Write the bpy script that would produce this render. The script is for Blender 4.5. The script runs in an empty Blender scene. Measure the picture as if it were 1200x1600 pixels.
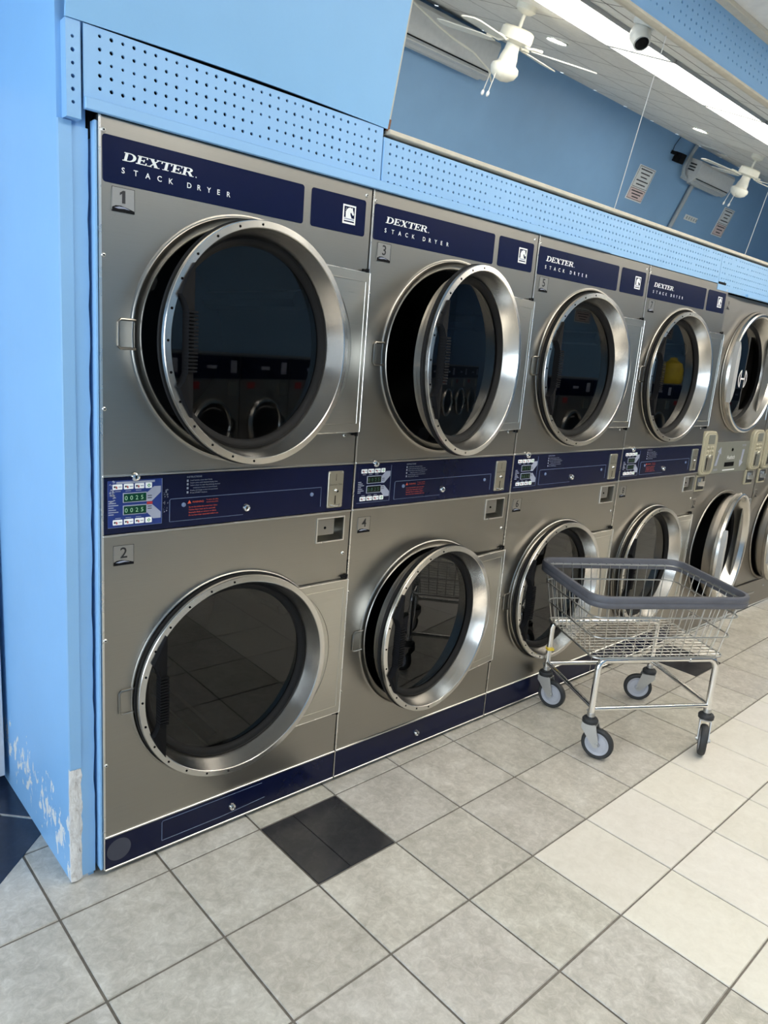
import bpy, math, random
from mathutils import Vector, Matrix
random.seed(7)
S = bpy.context.scene
COL = S.collection
PI = math.pi
R = math.radians

# ------------------------------------------------------------------ materials
def new_mat(name):
    m = bpy.data.materials.new(name); m.use_nodes = True
    nt = m.node_tree; b = nt.nodes['Principled BSDF']
    return m, nt, b

def srgb(r, g, b):
    f = lambda c: (c/12.92 if c <= .04045 else ((c+.055)/1.055)**2.4)
    return (f(r/255), f(g/255), f(b/255), 1)

def coords(nt, scale=(1, 1, 1), kind='Object', rot=(0, 0, 0)):
    tc = nt.nodes.new('ShaderNodeTexCoord'); mp = nt.nodes.new('ShaderNodeMapping')
    mp.inputs['Scale'].default_value = scale; mp.inputs['Rotation'].default_value = rot
    nt.links.new(tc.outputs[kind], mp.inputs['Vector']); return mp.outputs['Vector']

def noise(nt, vec, scale, detail=4, rough=.5, dist=0):
    n = nt.nodes.new('ShaderNodeTexNoise')
    n.inputs['Scale'].default_value = scale; n.inputs['Detail'].default_value = detail
    n.inputs['Roughness'].default_value = rough; n.inputs['Distortion'].default_value = dist
    nt.links.new(vec, n.inputs['Vector']); return n.outputs['Fac']

def ramp(nt, fac, stops):
    r = nt.nodes.new('ShaderNodeValToRGB'); e = r.color_ramp.elements
    while len(e) < len(stops): e.new(.5)
    for el, (p, c) in zip(e, stops):
        el.position = p; el.color = c if len(c) == 4 else (*c, 1)
    nt.links.new(fac, r.inputs['Fac']); return r.outputs['Color']

def mixc(nt, fac, a, b, mode='MIX'):
    m = nt.nodes.new('ShaderNodeMix'); m.data_type = 'RGBA'; m.blend_type = mode
    for sock, v in ((m.inputs['Factor'], fac), (m.inputs['A'], a), (m.inputs['B'], b)):
        pass
    ins = [i for i in m.inputs if i.enabled]
    def setv(s, v):
        if isinstance(v, (int, float)): s.default_value = v
        elif isinstance(v, tuple): s.default_value = v if len(v) == 4 else (*v, 1)
        else: nt.links.new(v, s)
    setv(m.inputs[0], fac); setv(m.inputs[6], a); setv(m.inputs[7], b)
    return m.outputs[2]

def mth(nt, op, a, b=None, c=None):
    m = nt.nodes.new('ShaderNodeMath'); m.operation = op
    for s, v in zip(m.inputs, (a, b, c)):
        if v is None: continue
        if isinstance(v, (int, float)): s.default_value = v
        else: nt.links.new(v, s)
    return m.outputs[0]

def bump(nt, b, h, strength=.2, dist=.002):
    bp = nt.nodes.new('ShaderNodeBump'); bp.inputs['Strength'].default_value = strength
    bp.inputs['Distance'].default_value = dist
    nt.links.new(h, bp.inputs['Height']); nt.links.new(bp.outputs['Normal'], b.inputs['Normal'])

M = {}
def plain(name, col, rough=.5, metal=0, var=.0, vscale=30, spec=.5, emit=None, estr=0):
    m, nt, b = new_mat(name)
    b.inputs['Roughness'].default_value = rough; b.inputs['Metallic'].default_value = metal
    b.inputs['Specular IOR Level'].default_value = spec
    n = noise(nt, coords(nt), vscale, 3)
    v = var if var else .04
    lo = tuple(c*(1-v) for c in col[:3]); hi = tuple(min(1, c*(1+v)) for c in col[:3])
    nt.links.new(ramp(nt, n, [(.3, lo), (.7, hi)]), b.inputs['Base Color'])
    if emit:
        b.inputs['Emission Color'].default_value = emit; b.inputs['Emission Strength'].default_value = estr
    M[name] = m; return m

def steel(name, col, rough, stretch=(2, 2, 260), aniso=0., bstr=.04):
    m, nt, b = new_mat(name)
    b.inputs['Metallic'].default_value = 1
    n = noise(nt, coords(nt, stretch), 3.0, 4, .6)
    nb = noise(nt, coords(nt), 2.2, 3, .5)
    lo = tuple(c*.93 for c in col[:3]); hi = tuple(min(1, c*1.05) for c in col[:3])
    nt.links.new(mixc(nt, .5, ramp(nt, n, [(.3, lo), (.7, hi)]), ramp(nt, nb, [(.3, lo), (.7, hi)])), b.inputs['Base Color'])
    mr = nt.nodes.new('ShaderNodeMapRange'); nt.links.new(n, mr.inputs['Value'])
    mr.inputs['To Min'].default_value = rough-.06; mr.inputs['To Max'].default_value = rough+.06
    nt.links.new(mr.outputs['Result'], b.inputs['Roughness'])
    if bstr: bump(nt, b, n, bstr, .001)
    M[name] = m; return m

steel('panel_steel', (.345, .325, .29), .33)
steel('lit_steel', (.47, .45, .40), .30)  # lighter copy of the panel steel, caught light put into the colour
plain('residue', srgb(60, 62, 74), .6)
steel('wire_steel', (.56, .55, .52), .30, (3, 3, 3), bstr=.0)
steel('grey_steel', (.34, .32, .29), .42)
steel('ring_steel', (.60, .58, .545), .24, (3, 90, 3), bstr=.0)
steel('edge_steel', (.80, .78, .74), .28, (3, 3, 3), bstr=.0)
steel('chrome', (.78, .77, .75), .12, (3, 3, 3), bstr=.0)
steel('zinc', (.50, .50, .49), .42, (60, 60, 60), bstr=.1)
steel('coin_steel', (.52, .49, .40), .34, (3, 3, 200))
steel('number_steel', (.42, .40, .37), .34, (3, 3, 200))
plain('navy', srgb(9, 16, 46), .24, var=.05, spec=.28)
plain('navy_clean', srgb(9, 18, 54), .22, var=.03, spec=.26)
plain('membrane_blue', srgb(24, 48, 116), .3)
plain('white_print', srgb(235, 236, 235), .45)
plain('pale_print', srgb(150, 155, 172), .5)
plain('orange_print', srgb(205, 78, 48), .5)
plain('red_print', srgb(165, 40, 45), .5)
plain('green_print', srgb(40, 140, 60), .5)
plain('line_print', srgb(105, 120, 150), .45)
plain('dark_print', srgb(32, 32, 34), .5)
plain('display_green', srgb(8, 58, 38), .15)
plain('display_dark', srgb(10, 24, 20), .15)
plain('digit_glow', srgb(140, 185, 150), .4, emit=srgb(170, 225, 180), estr=.08)
plain('digit_dim', srgb(50, 90, 70), .4)
plain('black_plastic', srgb(17, 17, 19), .7, var=.08, spec=.12)
plain('gasket', srgb(20, 19, 19), .7, var=.1, spec=.25)
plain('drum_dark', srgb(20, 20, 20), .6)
plain('hole_black', srgb(6, 6, 7), .9, spec=.1)
plain('gap_shade', srgb(14, 16, 20), .9, spec=.1)  # near-black colour standing in for shade in gaps and holes
plain('rubber', srgb(36, 38, 40), .6, var=.12)
plain('wheel_hub', srgb(168, 170, 178), .45)
plain('bumper', srgb(84, 85, 92), .5, var=.08)
plain('beige_plastic', srgb(158, 152, 130), .45)
plain('plate_grey', srgb(112, 113, 104), .4)
plain('cream_trim', srgb(205, 196, 178), .5, var=.06)
plain('fan_white', srgb(226, 222, 208), .4)
plain('shade_glass', srgb(236, 232, 218), .25)
plain('white_plastic', srgb(214, 214, 212), .4)
plain('ac_white', srgb(200, 200, 198), .4)
plain('camera_white', srgb(215, 213, 206), .35)
plain('lens_black', srgb(20, 20, 22), .12)
plain('sign_white', srgb(222, 224, 222), .6)
plain('sign_pink', srgb(220, 198, 192), .6)
plain('white_wood', srgb(225, 224, 226), .5)
plain('pipe_grey', srgb(158, 164, 166), .5)
plain('yellow_plastic', srgb(225, 195, 60), .4, var=.15, vscale=8)
plain('frame_metal', srgb(170, 170, 168), .4)
plain('rust', srgb(120, 82, 58), .8, var=.5, vscale=60)
plain('brass_print', srgb(200, 202, 205), .3)

def glass_dark(name, tint, refl):
    m, nt, b = new_mat(name); nt.nodes.remove(b)
    out = nt.nodes['Material Output']
    tr = nt.nodes.new('ShaderNodeBsdfTransparent'); gl = nt.nodes.new('ShaderNodeBsdfGlossy')
    gl.inputs['Roughness'].default_value = .012
    n = noise(nt, coords(nt), 5, 2)
    nt.links.new(ramp(nt, n, [(.3, tuple(c*.95 for c in tint)), (.7, tint)]), tr.inputs['Color'])
    fr = nt.nodes.new('ShaderNodeFresnel'); fr.inputs['IOR'].default_value = 1.5
    mx = nt.nodes.new('ShaderNodeMixShader')
    nt.links.new(mth(nt, 'MULTIPLY', fr.outputs['Fac'], refl), mx.inputs['Fac'])
    nt.links.new(tr.outputs[0], mx.inputs[1]); nt.links.new(gl.outputs[0], mx.inputs[2])
    nt.links.new(mx.outputs[0], out.inputs['Surface']); M[name] = m
glass_dark('door_glass', (.34, .34, .35), 1.1)
glass_dark('window_glass', (.96, .97, .97), 1.0)

m, nt, b = new_mat('mirror'); b.inputs['Metallic'].default_value = 1; b.inputs['Roughness'].default_value = .012
nt.links.new(ramp(nt, noise(nt, coords(nt), 3, 2), [(.3, (.84, .86, .87)), (.7, (.87, .89, .89))]), b.inputs['Base Color']); M['mirror'] = m

def paint(name, col, chips=False, bumpy=.15):
    m, nt, b = new_mat(name); b.inputs['Roughness'].default_value = .42
    v = coords(nt)
    n = noise(nt, v, 1.7, 4, .6)
    lo = tuple(c*.95 for c in col[:3]); hi = tuple(min(1, c*1.04) for c in col[:3])
    c = ramp(nt, n, [(.3, lo), (.7, hi)])
    if chips:
        sp = nt.nodes.new('ShaderNodeSeparateXYZ'); nt.links.new(v, sp.inputs[0])
        x, y, z = sp.outputs
        # scuffed band low on the side face and around the corner foot
        vs = coords(nt, (1, 1, .55))
        n1 = noise(nt, vs, 34, 6, .62, .6)
        lim = mth(nt, 'MULTIPLY_ADD', y, .12, .10)               # band centre height along the side
        d = mth(nt, 'ABSOLUTE', mth(nt, 'SUBTRACT', z, lim))
        band = mth(nt, 'SUBTRACT', 1.0, mth(nt, 'MULTIPLY', d, 5.5))
        band = mth(nt, 'MAXIMUM', band, mth(nt, 'SUBTRACT', mth(nt, 'SUBTRACT', 1.25, mth(nt, 'MULTIPLY', y, 12.)), mth(nt, 'MULTIPLY', z, 3.2)))
        band = mth(nt, 'MAXIMUM', band, 0.0)
        band = mth(nt, 'MINIMUM', band, 1.0)
        thr = mth(nt, 'SUBTRACT', .735, mth(nt, 'MULTIPLY', band, .24))
        mask = mth(nt, 'GREATER_THAN', n1, thr)
        low = mth(nt, 'LESS_THAN', z, 1.35)
        mask = mth(nt, 'MULTIPLY', mask, low)
        c = mixc(nt, mask, c, srgb(225, 226, 226))
    nt.links.new(c, b.inputs['Base Color'])
    if bumpy: bump(nt, b, noise(nt, v, 26, 4, .6), bumpy, .003)
    M[name] = m
BLUE = srgb(140, 188, 228)
paint('blue_paint', BLUE)
paint('blue_side', srgb(134, 184, 230), chips=True)
paint('blue_board', srgb(138, 184, 226), bumpy=.08)
paint('blue_far', srgb(130, 168, 204))
m, nt, b = new_mat('peeled_wood'); b.inputs['Roughness'].default_value = .85
v = coords(nt, (3, 3, 1)); n = noise(nt, v, 28, 7, .72, 1.2)
nt.links.new(ramp(nt, n, [(.27, srgb(60, 50, 44)), (.36, srgb(205, 200, 194)), (.62, srgb(240, 239, 237)), (.76, srgb(215, 202, 186))]), b.inputs['Base Color'])
bump(nt, b, n, .8, .006); M['peeled_wood'] = m

def tile_mat(name, dark, mid, light, rough=.3, vein=.5, scale=5):
    m, nt, b = new_mat(name)
    v = coords(nt)
    n1 = noise(nt, v, scale, 9, .66, .5); n2 = noise(nt, v, scale*5, 7, .74, .7)
    c1 = ramp(nt, n1, [(.34, dark), (.5, mid), (.66, light)])
    c2 = ramp(nt, n2, [(.34, dark), (.5, mid), (.66, light)])
    c = mixc(nt, .55, c1, c2)
    at = nt.nodes.new('ShaderNodeAttribute'); at.attribute_name = 'tone'
    c = mixc(nt, 1.0, c, at.outputs['Color'], 'MULTIPLY')
    nt.links.new(c, b.inputs['Base Color'])
    mr = nt.nodes.new('ShaderNodeMapRange'); nt.links.new(n2, mr.inputs['Value'])
    mr.inputs['To Min'].default_value = rough-.07; mr.inputs['To Max'].default_value = rough+.10
    nt.links.new(mr.outputs['Result'], b.inputs['Roughness'])
    bump(nt, b, n2, .10, .002); M[name] = m
tile_mat('tile_grey', srgb(156, 152, 143), srgb(181, 177, 168), srgb(209, 206, 199), .34, scale=8)
tile_mat('tile_cream', srgb(204, 199, 188), srgb(213, 208, 198), srgb(220, 216, 207), .36, scale=7)
tile_mat('tile_black', srgb(40, 40, 43), srgb(47, 47, 50), srgb(58, 57, 58), .22)
tile_mat('tile_navy', srgb(32, 39, 54), srgb(38, 46, 63), srgb(46, 55, 74), .2, scale=3)
plain('grout', srgb(112, 106, 98), .9, var=.2, vscale=40)
plain('ceiling_tile', srgb(226, 224, 219), .85, var=.06, vscale=18)
plain('ceiling_gap', srgb(96, 94, 90), .9)

def lamp_mat(name, col, strength):
    m, nt, b = new_mat(name)
    b.inputs['Base Color'].default_value = (.9, .9, .88, 1)
    b.inputs['Emission Color'].default_value = col; b.inputs['Emission Strength'].default_value = strength
    M[name] = m
lamp_mat('diffuser', (1.0, .94, .83, 1), 11.0)
lamp_mat('downlight', (1.0, .97, .92, 1), 140.0)

# ------------------------------------------------------------------ mesh builder
CACHE = {}
class MB:
    def __init__(self): self.v = []; self.f = []; self.mi = []; self.tone = []
    def add(self, vs, fs, m=0):
        o = len(self.v); self.v += [tuple(p) for p in vs]
        for f in fs: self.f.append(tuple(i+o for i in f)); self.mi.append(m)
        return self
    def box(self, x0, x1, y0, y1, z0, z1, m=0):
        vs = [(x0,y0,z0),(x1,y0,z0),(x1,y1,z0),(x0,y1,z0),(x0,y0,z1),(x1,y0,z1),(x1,y1,z1),(x0,y1,z1)]
        return self.add(vs, [(0,3,2,1),(4,5,6,7),(0,1,5,4),(1,2,6,5),(2,3,7,6),(3,0,4,7)], m)
    def plate(self, x0, x1, z0, z1, y0, y1, r=.004, c=.001, m=0, n=5):
        """rounded rectangle in XZ, front at y0 (towards -y), back at y1, chamfer c"""
        def ring(ins, y):
            rr = max(r-ins, .0002); out = []
            for cx, cz, a0 in ((x1-r, z1-r, 0), (x0+r, z1-r, 90), (x0+r, z0+r, 180), (x1-r, z0+r, 270)):
                for k in range(n+1):
                    a = R(a0+90*k/n); out.append((cx+rr*math.cos(a), y, cz+rr*math.sin(a)))
            return out
        A = ring(c, y0); B = ring(0, y0+c); D = ring(0, y1); N = len(A)
        fs = [tuple(range(N-1, -1, -1))]
        for o in (0, N):
            for i in range(N):
                j = (i+1) % N; fs.append((o+i, o+j, o+N+j, o+N+i))
        fs.append(tuple(range(2*N, 3*N)))
        return self.add(A+B+D, fs, m)
    def poly(self, pts, y0, y1, m=0):
        """polygon in XZ (counter clockwise seen from -y) extruded from y0 to y1"""
        n = len(pts); A = [(x, y0, z) for x, z in pts]; B = [(x, y1, z) for x, z in pts]
        fs = [tuple(range(n)), tuple(range(2*n-1, n-1, -1))]
        fs += [(j, i, n+i, n+j) for i in range(n) for j in [(i+1) % n]]
        return self.add(A+B, fs, m)
    def flat(self, pts, y, m=0):
        return self.add([(x, y, z) for x, z in pts], [tuple(range(len(pts)))], m)
    def revolve(self, prof, n=96, c=(0, 0, 0), axis='y', a0=0, a1=360, m=0, mats=None):
        full = abs(a1-a0) >= 359.9; K = n if full else n+1; P = len(prof); vs = []
        for k in range(K):
            a = R(a0+(a1-a0)*k/n); ca, sa = math.cos(a), math.sin(a)
            for r, h in prof:
                if axis == 'y': vs.append((c[0]+r*ca, c[1]+h, c[2]+r*sa))
                elif axis == 'z': vs.append((c[0]+r*ca, c[1]+r*sa, c[2]+h))
                else: vs.append((c[0]+h, c[1]+r*ca, c[2]+r*sa))
        o = len(self.v); self.v += vs
        for k in range(n):
            k2 = (k+1) % K
            for i in range(P-1):
                self.f.append((o+k*P+i, o+k2*P+i, o+k2*P+i+1, o+k*P+i+1)); self.mi.append(mats[i] if mats else m)
        return self
    def disc(self, r, c, n=48, axis='y', m=0):
        vs = []
        for k in range(n):
            a = 2*PI*k/n
            if axis == 'y': vs.append((c[0]+r*math.cos(a), c[1], c[2]+r*math.sin(a)))
            else: vs.append((c[0]+r*math.cos(a), c[1]+r*math.sin(a), c[2]))
        return self.add(vs, [tuple(range(n))], m)
    def tube(self, path, r, n=10, closed=False, m=0, cap=True):
        P = [Vector(p) for p in path]; N = len(P); rings = []
        up = None
        for i in range(N):
            a = P[i-1] if (closed or i > 0) else P[i]; b_ = P[(i+1) % N] if (closed or i < N-1) else P[i]
            t = (b_-a)
            if t.length < 1e-9: t = Vector((0, 0, 1))
            t.normalize()
            if up is None:
                up = Vector((0, 0, 1)) if abs(t.z) < .9 else Vector((1, 0, 0))
            u = up - t*up.dot(t)
            if u.length < 1e-6: u = t.orthogonal()
            u.normalize(); w = t.cross(u); up = u
            rr = r[i] if isinstance(r, (list, tuple)) else r
            rings.append([P[i]+u*(rr*math.cos(2*PI*k/n))+w*(rr*math.sin(2*PI*k/n)) for k in range(n)])
        o = len(self.v)
        for rg in rings: self.v += [tuple(p) for p in rg]
        L = N if closed else N-1
        for i in range(L):
            j = (i+1) % N
            for k in range(n):
                k2 = (k+1) % n
                self.f.append((o+i*n+k, o+i*n+k2, o+j*n+k2, o+j*n+k)); self.mi.append(m)
        if cap and not closed:
            self.f.append(tuple(o+k for k in range(n-1, -1, -1))); self.mi.append(m)
            self.f.append(tuple(o+(N-1)*n+k for k in range(n))); self.mi.append(m)
        return self
    def cyl(self, p0, p1, r, n=20, m=0, r1=None):
        return self.tube([p0, p1], [r, r if r1 is None else r1], n, m=m)
    def dome(self, r, c, h, n=20, k=5, sgn=-1, m=0):
        """dome bulging along y (sgn -1 = towards the room)"""
        pr = [(r*math.cos(R(90*i/k)), sgn*h*math.sin(R(90*i/k))) for i in range(k+1)]
        pr[-1] = (1e-5, pr[-1][1])
        return self.revolve(pr, n, c, 'y', m=m)
    def ball(self, c, r, n=16, k=10, m=0, sz=1.0):
        pr = [(max(r*math.sin(PI*i/k), 1e-5), -sz*r*math.cos(PI*i/k)) for i in range(k+1)]
        return self.revolve(pr, n, c, 'z', m=m)
    def xf(self, mat, start=0):
        self.v = self.v[:start]+[tuple(mat @ Vector(p)) for p in self.v[start:]]; return self
    def mesh(self, name, mats, angle=38, smooth=True):
        me = bpy.data.meshes.new(name); me.from_pydata(self.v, [], self.f)
        for mm in mats: me.materials.append(M[mm])
        me.polygons.foreach_set('material_index', self.mi)
        if self.tone:
            at = me.color_attributes.new('tone', 'FLOAT_COLOR', 'CORNER')
            cols = []
            for p in me.polygons:
                cols += list(self.tone[p.index])*p.loop_total
            at.data.foreach_set('color', cols)
        me.validate(); me.update()
        if smooth:
            me.polygons.foreach_set('use_smooth', [True]*len(me.polygons))
            me.set_sharp_from_angle(angle=R(angle))
        return me
    def build(self, name, mats, parent=None, key=None, loc=None, angle=38, smooth=True):
        if isinstance(mats, str): mats = [mats]
        me = self.mesh(name, mats, angle, smooth)
        if key: CACHE[key] = me
        return link(name, me, parent, loc)

def link(name, me, parent=None, loc=None):
    o = bpy.data.objects.new(name, me); COL.objects.link(o)
    if parent: o.parent = parent
    if loc is not None: o.location = loc
    return o

def part(key, name, fn, mats, parent, loc=None, **kw):
    """one mesh part; repeats of the same key share their mesh data"""
    if key in CACHE: return link(name, CACHE[key], parent, loc)
    b = MB(); fn(b); return b.build(name, mats, parent, key, loc, **kw)

def thing(name, label, cat, loc=(0, 0, 0), rotz=0, group=None):
    o = bpy.data.objects.new(name, None); COL.objects.link(o); o.location = loc; o.rotation_euler = (0, 0, rotz)
    o.empty_display_size = .1
    return tag(o, label, cat, group)
def tag(o, label, cat, group=None):
    o['label'] = label; o['category'] = cat
    if group: o['group'] = group
    return o
def struct(name, b, mats, **kw):
    o = b.build(name, mats, **kw); o['kind'] = 'structure'; return o
def copy_tree(o, parent=None):
    c = o.copy(); COL.objects.link(c); c.parent = parent
    for ch in list(o.children): copy_tree(ch, c)
    return c

def text_verts(s, size, align='LEFT', shear=0, space=1.0, res=3, bold=0):
    cu = bpy.data.curves.new('t', 'FONT'); cu.body = s; cu.size = size; cu.align_x = align
    cu.shear = shear; cu.offset = bold*size; cu.space_character = space; cu.resolution_u = res
    ob = bpy.data.objects.new('t', cu); COL.objects.link(ob)
    dg = bpy.context.evaluated_depsgraph_get(); dg.update()
    me = bpy.data.meshes.new_from_object(ob.evaluated_get(dg))
    vs = [tuple(v.co) for v in me.vertices]; fs = [tuple(p.vertices) for p in me.polygons]
    bpy.data.objects.remove(ob); bpy.data.curves.remove(cu); bpy.data.meshes.remove(me)
    return vs, fs
def put_text(b, s, x, z, y, size, m=0, **kw):
    width = kw.pop('width', None)
    vs, fs = text_verts(s, size, **kw)
    k = 1.0
    if width and vs:
        xs = [v[0] for v in vs]; w = max(xs)-min(xs)
        if w > 0: k = width/w
    b.add([(x+v[0]*k, y, z+v[1]) for v in vs], fs, m)

# ------------------------------------------------------------------ measurements
CAM = Vector((-.64007, -1.74696, 1.48508))
W = .8
ZT, ZB1, ZB0, ZK, ZF = 1.9475, 1.132, .984, .1185, .014   # top, control band, kick plate
UC, LC, CX = 1.479, .516, .394                            # door centres
HR = .291
HX = .792                                                 # hinge axis

# ------------------------------------------------------------------ cabinet front with holes
def holed(b, x0, x1, z0, z1, cx, cz, r, y, n=96, m=0):
    angs = [2*PI*k/n for k in range(n)]
    for X, Z in ((x0, z0), (x1, z0), (x1, z1), (x0, z1)):
        angs.append(math.atan2(Z-cz, X-cx) % (2*PI))
    angs = sorted(set(round(a, 6) for a in angs)); vs = []
    for a in angs:
        c, s = math.cos(a), math.sin(a); t = 1e9
        if c > 1e-9: t = min(t, (x1-cx)/c)
        if c < -1e-9: t = min(t, (x0-cx)/c)
        if s > 1e-9: t = min(t, (z1-cz)/s)
        if s < -1e-9: t = min(t, (z0-cz)/s)
        vs += [(cx+r*c, y, cz+r*s), (cx+t*c, y, cz+t*s)]
    N = len(angs)
    b.add(vs, [(2*i, 2*i+1, 2*((i+1) % N)+1, 2*((i+1) % N)) for i in range(N)], m)

def embossed_rim(b, cx, cz, r=HR, ro=.3235):
    b.revolve([(ro, -.0002), (.3195, -.0008), (.3175, -.0030), (.3155, -.0036), (.3135, -.0026), (.3110, .0005), (.300, .0035), (.2955, .0030), (.2935, .0005), (r, .0015), (r-.002, .008), (r-.003, .05)], 128, (cx, 0, cz))
    # pressed tab beside the latch
    t = []
    for X, Z in ((cx-.308, cz+.034), (cx-.344, cz+.034), (cx-.350, cz+.028), (cx-.350, cz-.028), (cx-.344, cz-.034), (cx-.308, cz-.034)):
        t.append((X, -.003, Z))
    b.tube(t, .0032, 8)
    b.flat([(cx-.348, cz+.030), (cx-.348, cz-.030), (cx-.31, cz-.030), (cx-.31, cz+.030)], -.0025)

def cabinet_fn(b):
    x0, x1 = .0022, W-.0022
    holed(b, x0+.002, x1-.002, ZB1+.004, 1.82, CX, UC, .3235, 0)
    b.add([(x0+.002, 0, 1.82), (x1-.002, 0, 1.82), (x1-.002, 0, ZT-.002), (x0+.002, 0, ZT-.002)], [(0, 1, 2, 3)])
    embossed_rim(b, CX, UC); 
    holed(b, x0+.002, x1-.002, ZK+.004, .872, CX, LC, .3235, 0)
    embossed_rim(b, CX, LC)
    # strip with the coin return opening
    X = [x0+.002, .667, .771, x1-.002]; Z = [.872, .888, .963, ZB0-.004]
    for i in range(3):
        for k in range(3):
            if i == 1 and k == 1: continue
            b.add([(X[i], 0, Z[k]), (X[i+1], 0, Z[k]), (X[i+1], 0, Z[k+1]), (X[i], 0, Z[k+1])], [(0, 1, 2, 3)])
    # folded side edges, sides, top, back, bottom
    def edge(x, s):
        b.add([(x+s*.002, 0, ZF+.01), (x, .002, ZF+.01), (x, 1.05, ZF+.01), (x+s*.002, 0, ZT-.002), (x, .002, ZT), (x, 1.05, ZT)], [(0, 3, 4, 1), (1, 4, 5, 2)])
    edge(x0, 1); edge(x1, -1)
    b.add([(x0+.002, 0, ZT-.002), (x1-.002, 0, ZT-.002), (x1, .002, ZT), (x0, .002, ZT), (x1, 1.05, ZT), (x0, 1.05, ZT)], [(0, 1, 2, 3), (3, 2, 4, 5)])
    b.add([(x0, 1.05, ZF), (x1, 1.05, ZF), (x1, 1.05, ZT), (x0, 1.05, ZT)], [(0, 1, 2, 3)])

def rail_fn(b): b.plate(.003, W-.003, -.0032, .0032, -.005, .004, .0015, .0015)

def side_edge_fn(b): b.box(.0005, .0062, -.0015, .012, ZF+.004, ZT)
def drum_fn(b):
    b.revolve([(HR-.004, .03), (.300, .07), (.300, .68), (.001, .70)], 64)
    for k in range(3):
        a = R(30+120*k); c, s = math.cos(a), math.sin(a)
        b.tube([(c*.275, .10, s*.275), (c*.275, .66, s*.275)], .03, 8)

def ring_fn(b):
    """door ring about its own centre; y=0 is the cabinet front"""
    b.revolve([(.286, .030), (.298, .004), (.306, .000), (.3085, -.004), (.3085, -.010), (.306, -.0125), (.3065, -.015), (.3095, -.017), (.3108, -.0195), (.3108, -.0285), (.3095, -.0306), (.2935, -.0318), (.2915, -.0300), (.2905, -.0270), (.2735, .0280), (.2715, .031), (.262, .034), (.270, .046), (.282, .042), (.286, .030)],
              144, mats=[0]*19)
    for k in range(13):                    # rivet holes along the handle side of the lip
        a = R(96+14*k); b.disc(.0032, (.3005*math.cos(a), -.0322, .3005*math.sin(a)), 10, m=1)
def gasket_fn(b):
    b.revolve([(.2735, .027), (.268, .0235), (.260, .0245), (.254, .030), (.251, .037), (.251, .043), (.272, .043)], 120)
def black_seal_fn(b):
    b.revolve([(.3045, -.013), (.3125, -.0115), (.3135, -.006), (.3105, -.001), (.302, .004)], 128)
def glass_fn(b):
    b.revolve([(.2525, .0375), (.20, .0375), (.10, .0375), (1e-4, .0375)], 96)
def handle_fn(b):
    # chord handle on the latch side: wide feet on the lip, slim ribbed grip between them
    xr = -.237
    pts = [(-.236, .180), (-.257, .147), (-.269, .123), (-.276, .107), (-.267, .094), (-.260, .072), (-.260, -.072), (-.267, -.094), (-.276, -.107), (-.269, -.123), (-.257, -.147), (-.236, -.180)]
    ys = lambda z: -.034-.016*max(0, 1-(abs(z)/.125)**3)
    n = len(pts)
    A = [(x, ys(z)-.006, z) for x, z in pts]; B = [(x, ys(z)+.020, z) for x, z in pts]
    b.add(A+B, [(0, 1, 2, 3), (0, 3, 4), (0, 4, 5), (0, 5, 6, 11), (11, 6, 7), (11, 7, 8), (11, 8, 9, 10)], 0)
    b.add(A+B, [tuple(n+i for i in f[::-1]) for f in [(0, 1, 2, 3), (0, 3, 4), (0, 4, 5), (0, 5, 6, 11), (11, 6, 7), (11, 7, 8), (11, 8, 9, 10)]])
    b.add(A+B, [(j, i, n+i, n+j) for i in range(n) for j in [(i+1) % n]])
    for k in range(17):                    # grip ribs
        z = -.0675+k*.0085
        b.box(-.2612, -.2368, ys(z)-.0080, ys(z)+.018, z-.0024, z+.0024)
def hinge_plate_fn(b):
    zt = .2365
    # plate outline: concave edge follows the ring
    out = [(HX-CX+.002, -zt), (HX-CX+.002, zt)]
    arc = []
    for k in range(25):
        z = zt-2*zt*k/24; arc.append((math.sqrt(.318**2-z*z) if abs(z) < .318 else 0, z))
    arc = [(max(x-.012, .19), z) for x, z in arc]
    pts = out+arc
    b.poly(pts, -.018, -.003)
    # pressed border
    inner = [(HX-CX-.016, -zt+.026), (HX-CX-.016, zt-.026)]+[(x+.030, z*.89) for x, z in arc]
    b.tube([(x, -.0180, z) for x, z in inner], .0018, 6, closed=True)
def hinge_glint_fn(b):  # edge highlight put in as a line of paler steel
    zt = .2365; x1 = HX-CX+.001; xa = math.sqrt(.318**2-zt*zt)-.012
    b.tube([(xa, -.0175, zt), (x1, -.0175, zt), (x1, -.0175, -zt), (xa, -.0175, -zt)], .0021, 6)
def knuckle_fn(b):
    for s in (1,):
        b.cyl((0, -.006, s*.238), (0, -.006, s*.250), .0055, 12)
        b.box(-.022, .004, -.009, -.003, s*.2445-.003, s*.2445+.003)

def screw_fn(b):
    b.dome(.0058, (0, 0, 0), .0038, 14, 4); b.disc(.0022, (0, -.0040, 0), 8, m=1)
def lock_fn(b):
    b.revolve([(.0115, 0), (.0115, -.004), (.0095, -.009), (.006, -.0105), (.0055, -.008), (1e-4, -.008)], 24)
    b.box(-.001, .001, -.0095, -.007, -.004, .004, 1)

def name_plate_fn(b): b.plate(.009, .5565, 1.811, 1.911, -.0015, .002, .008, .0006)
def emblem_plate_fn(b): b.plate(.581, .7755, 1.811, 1.911, -.0015, .002, .008, .0006)

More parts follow.
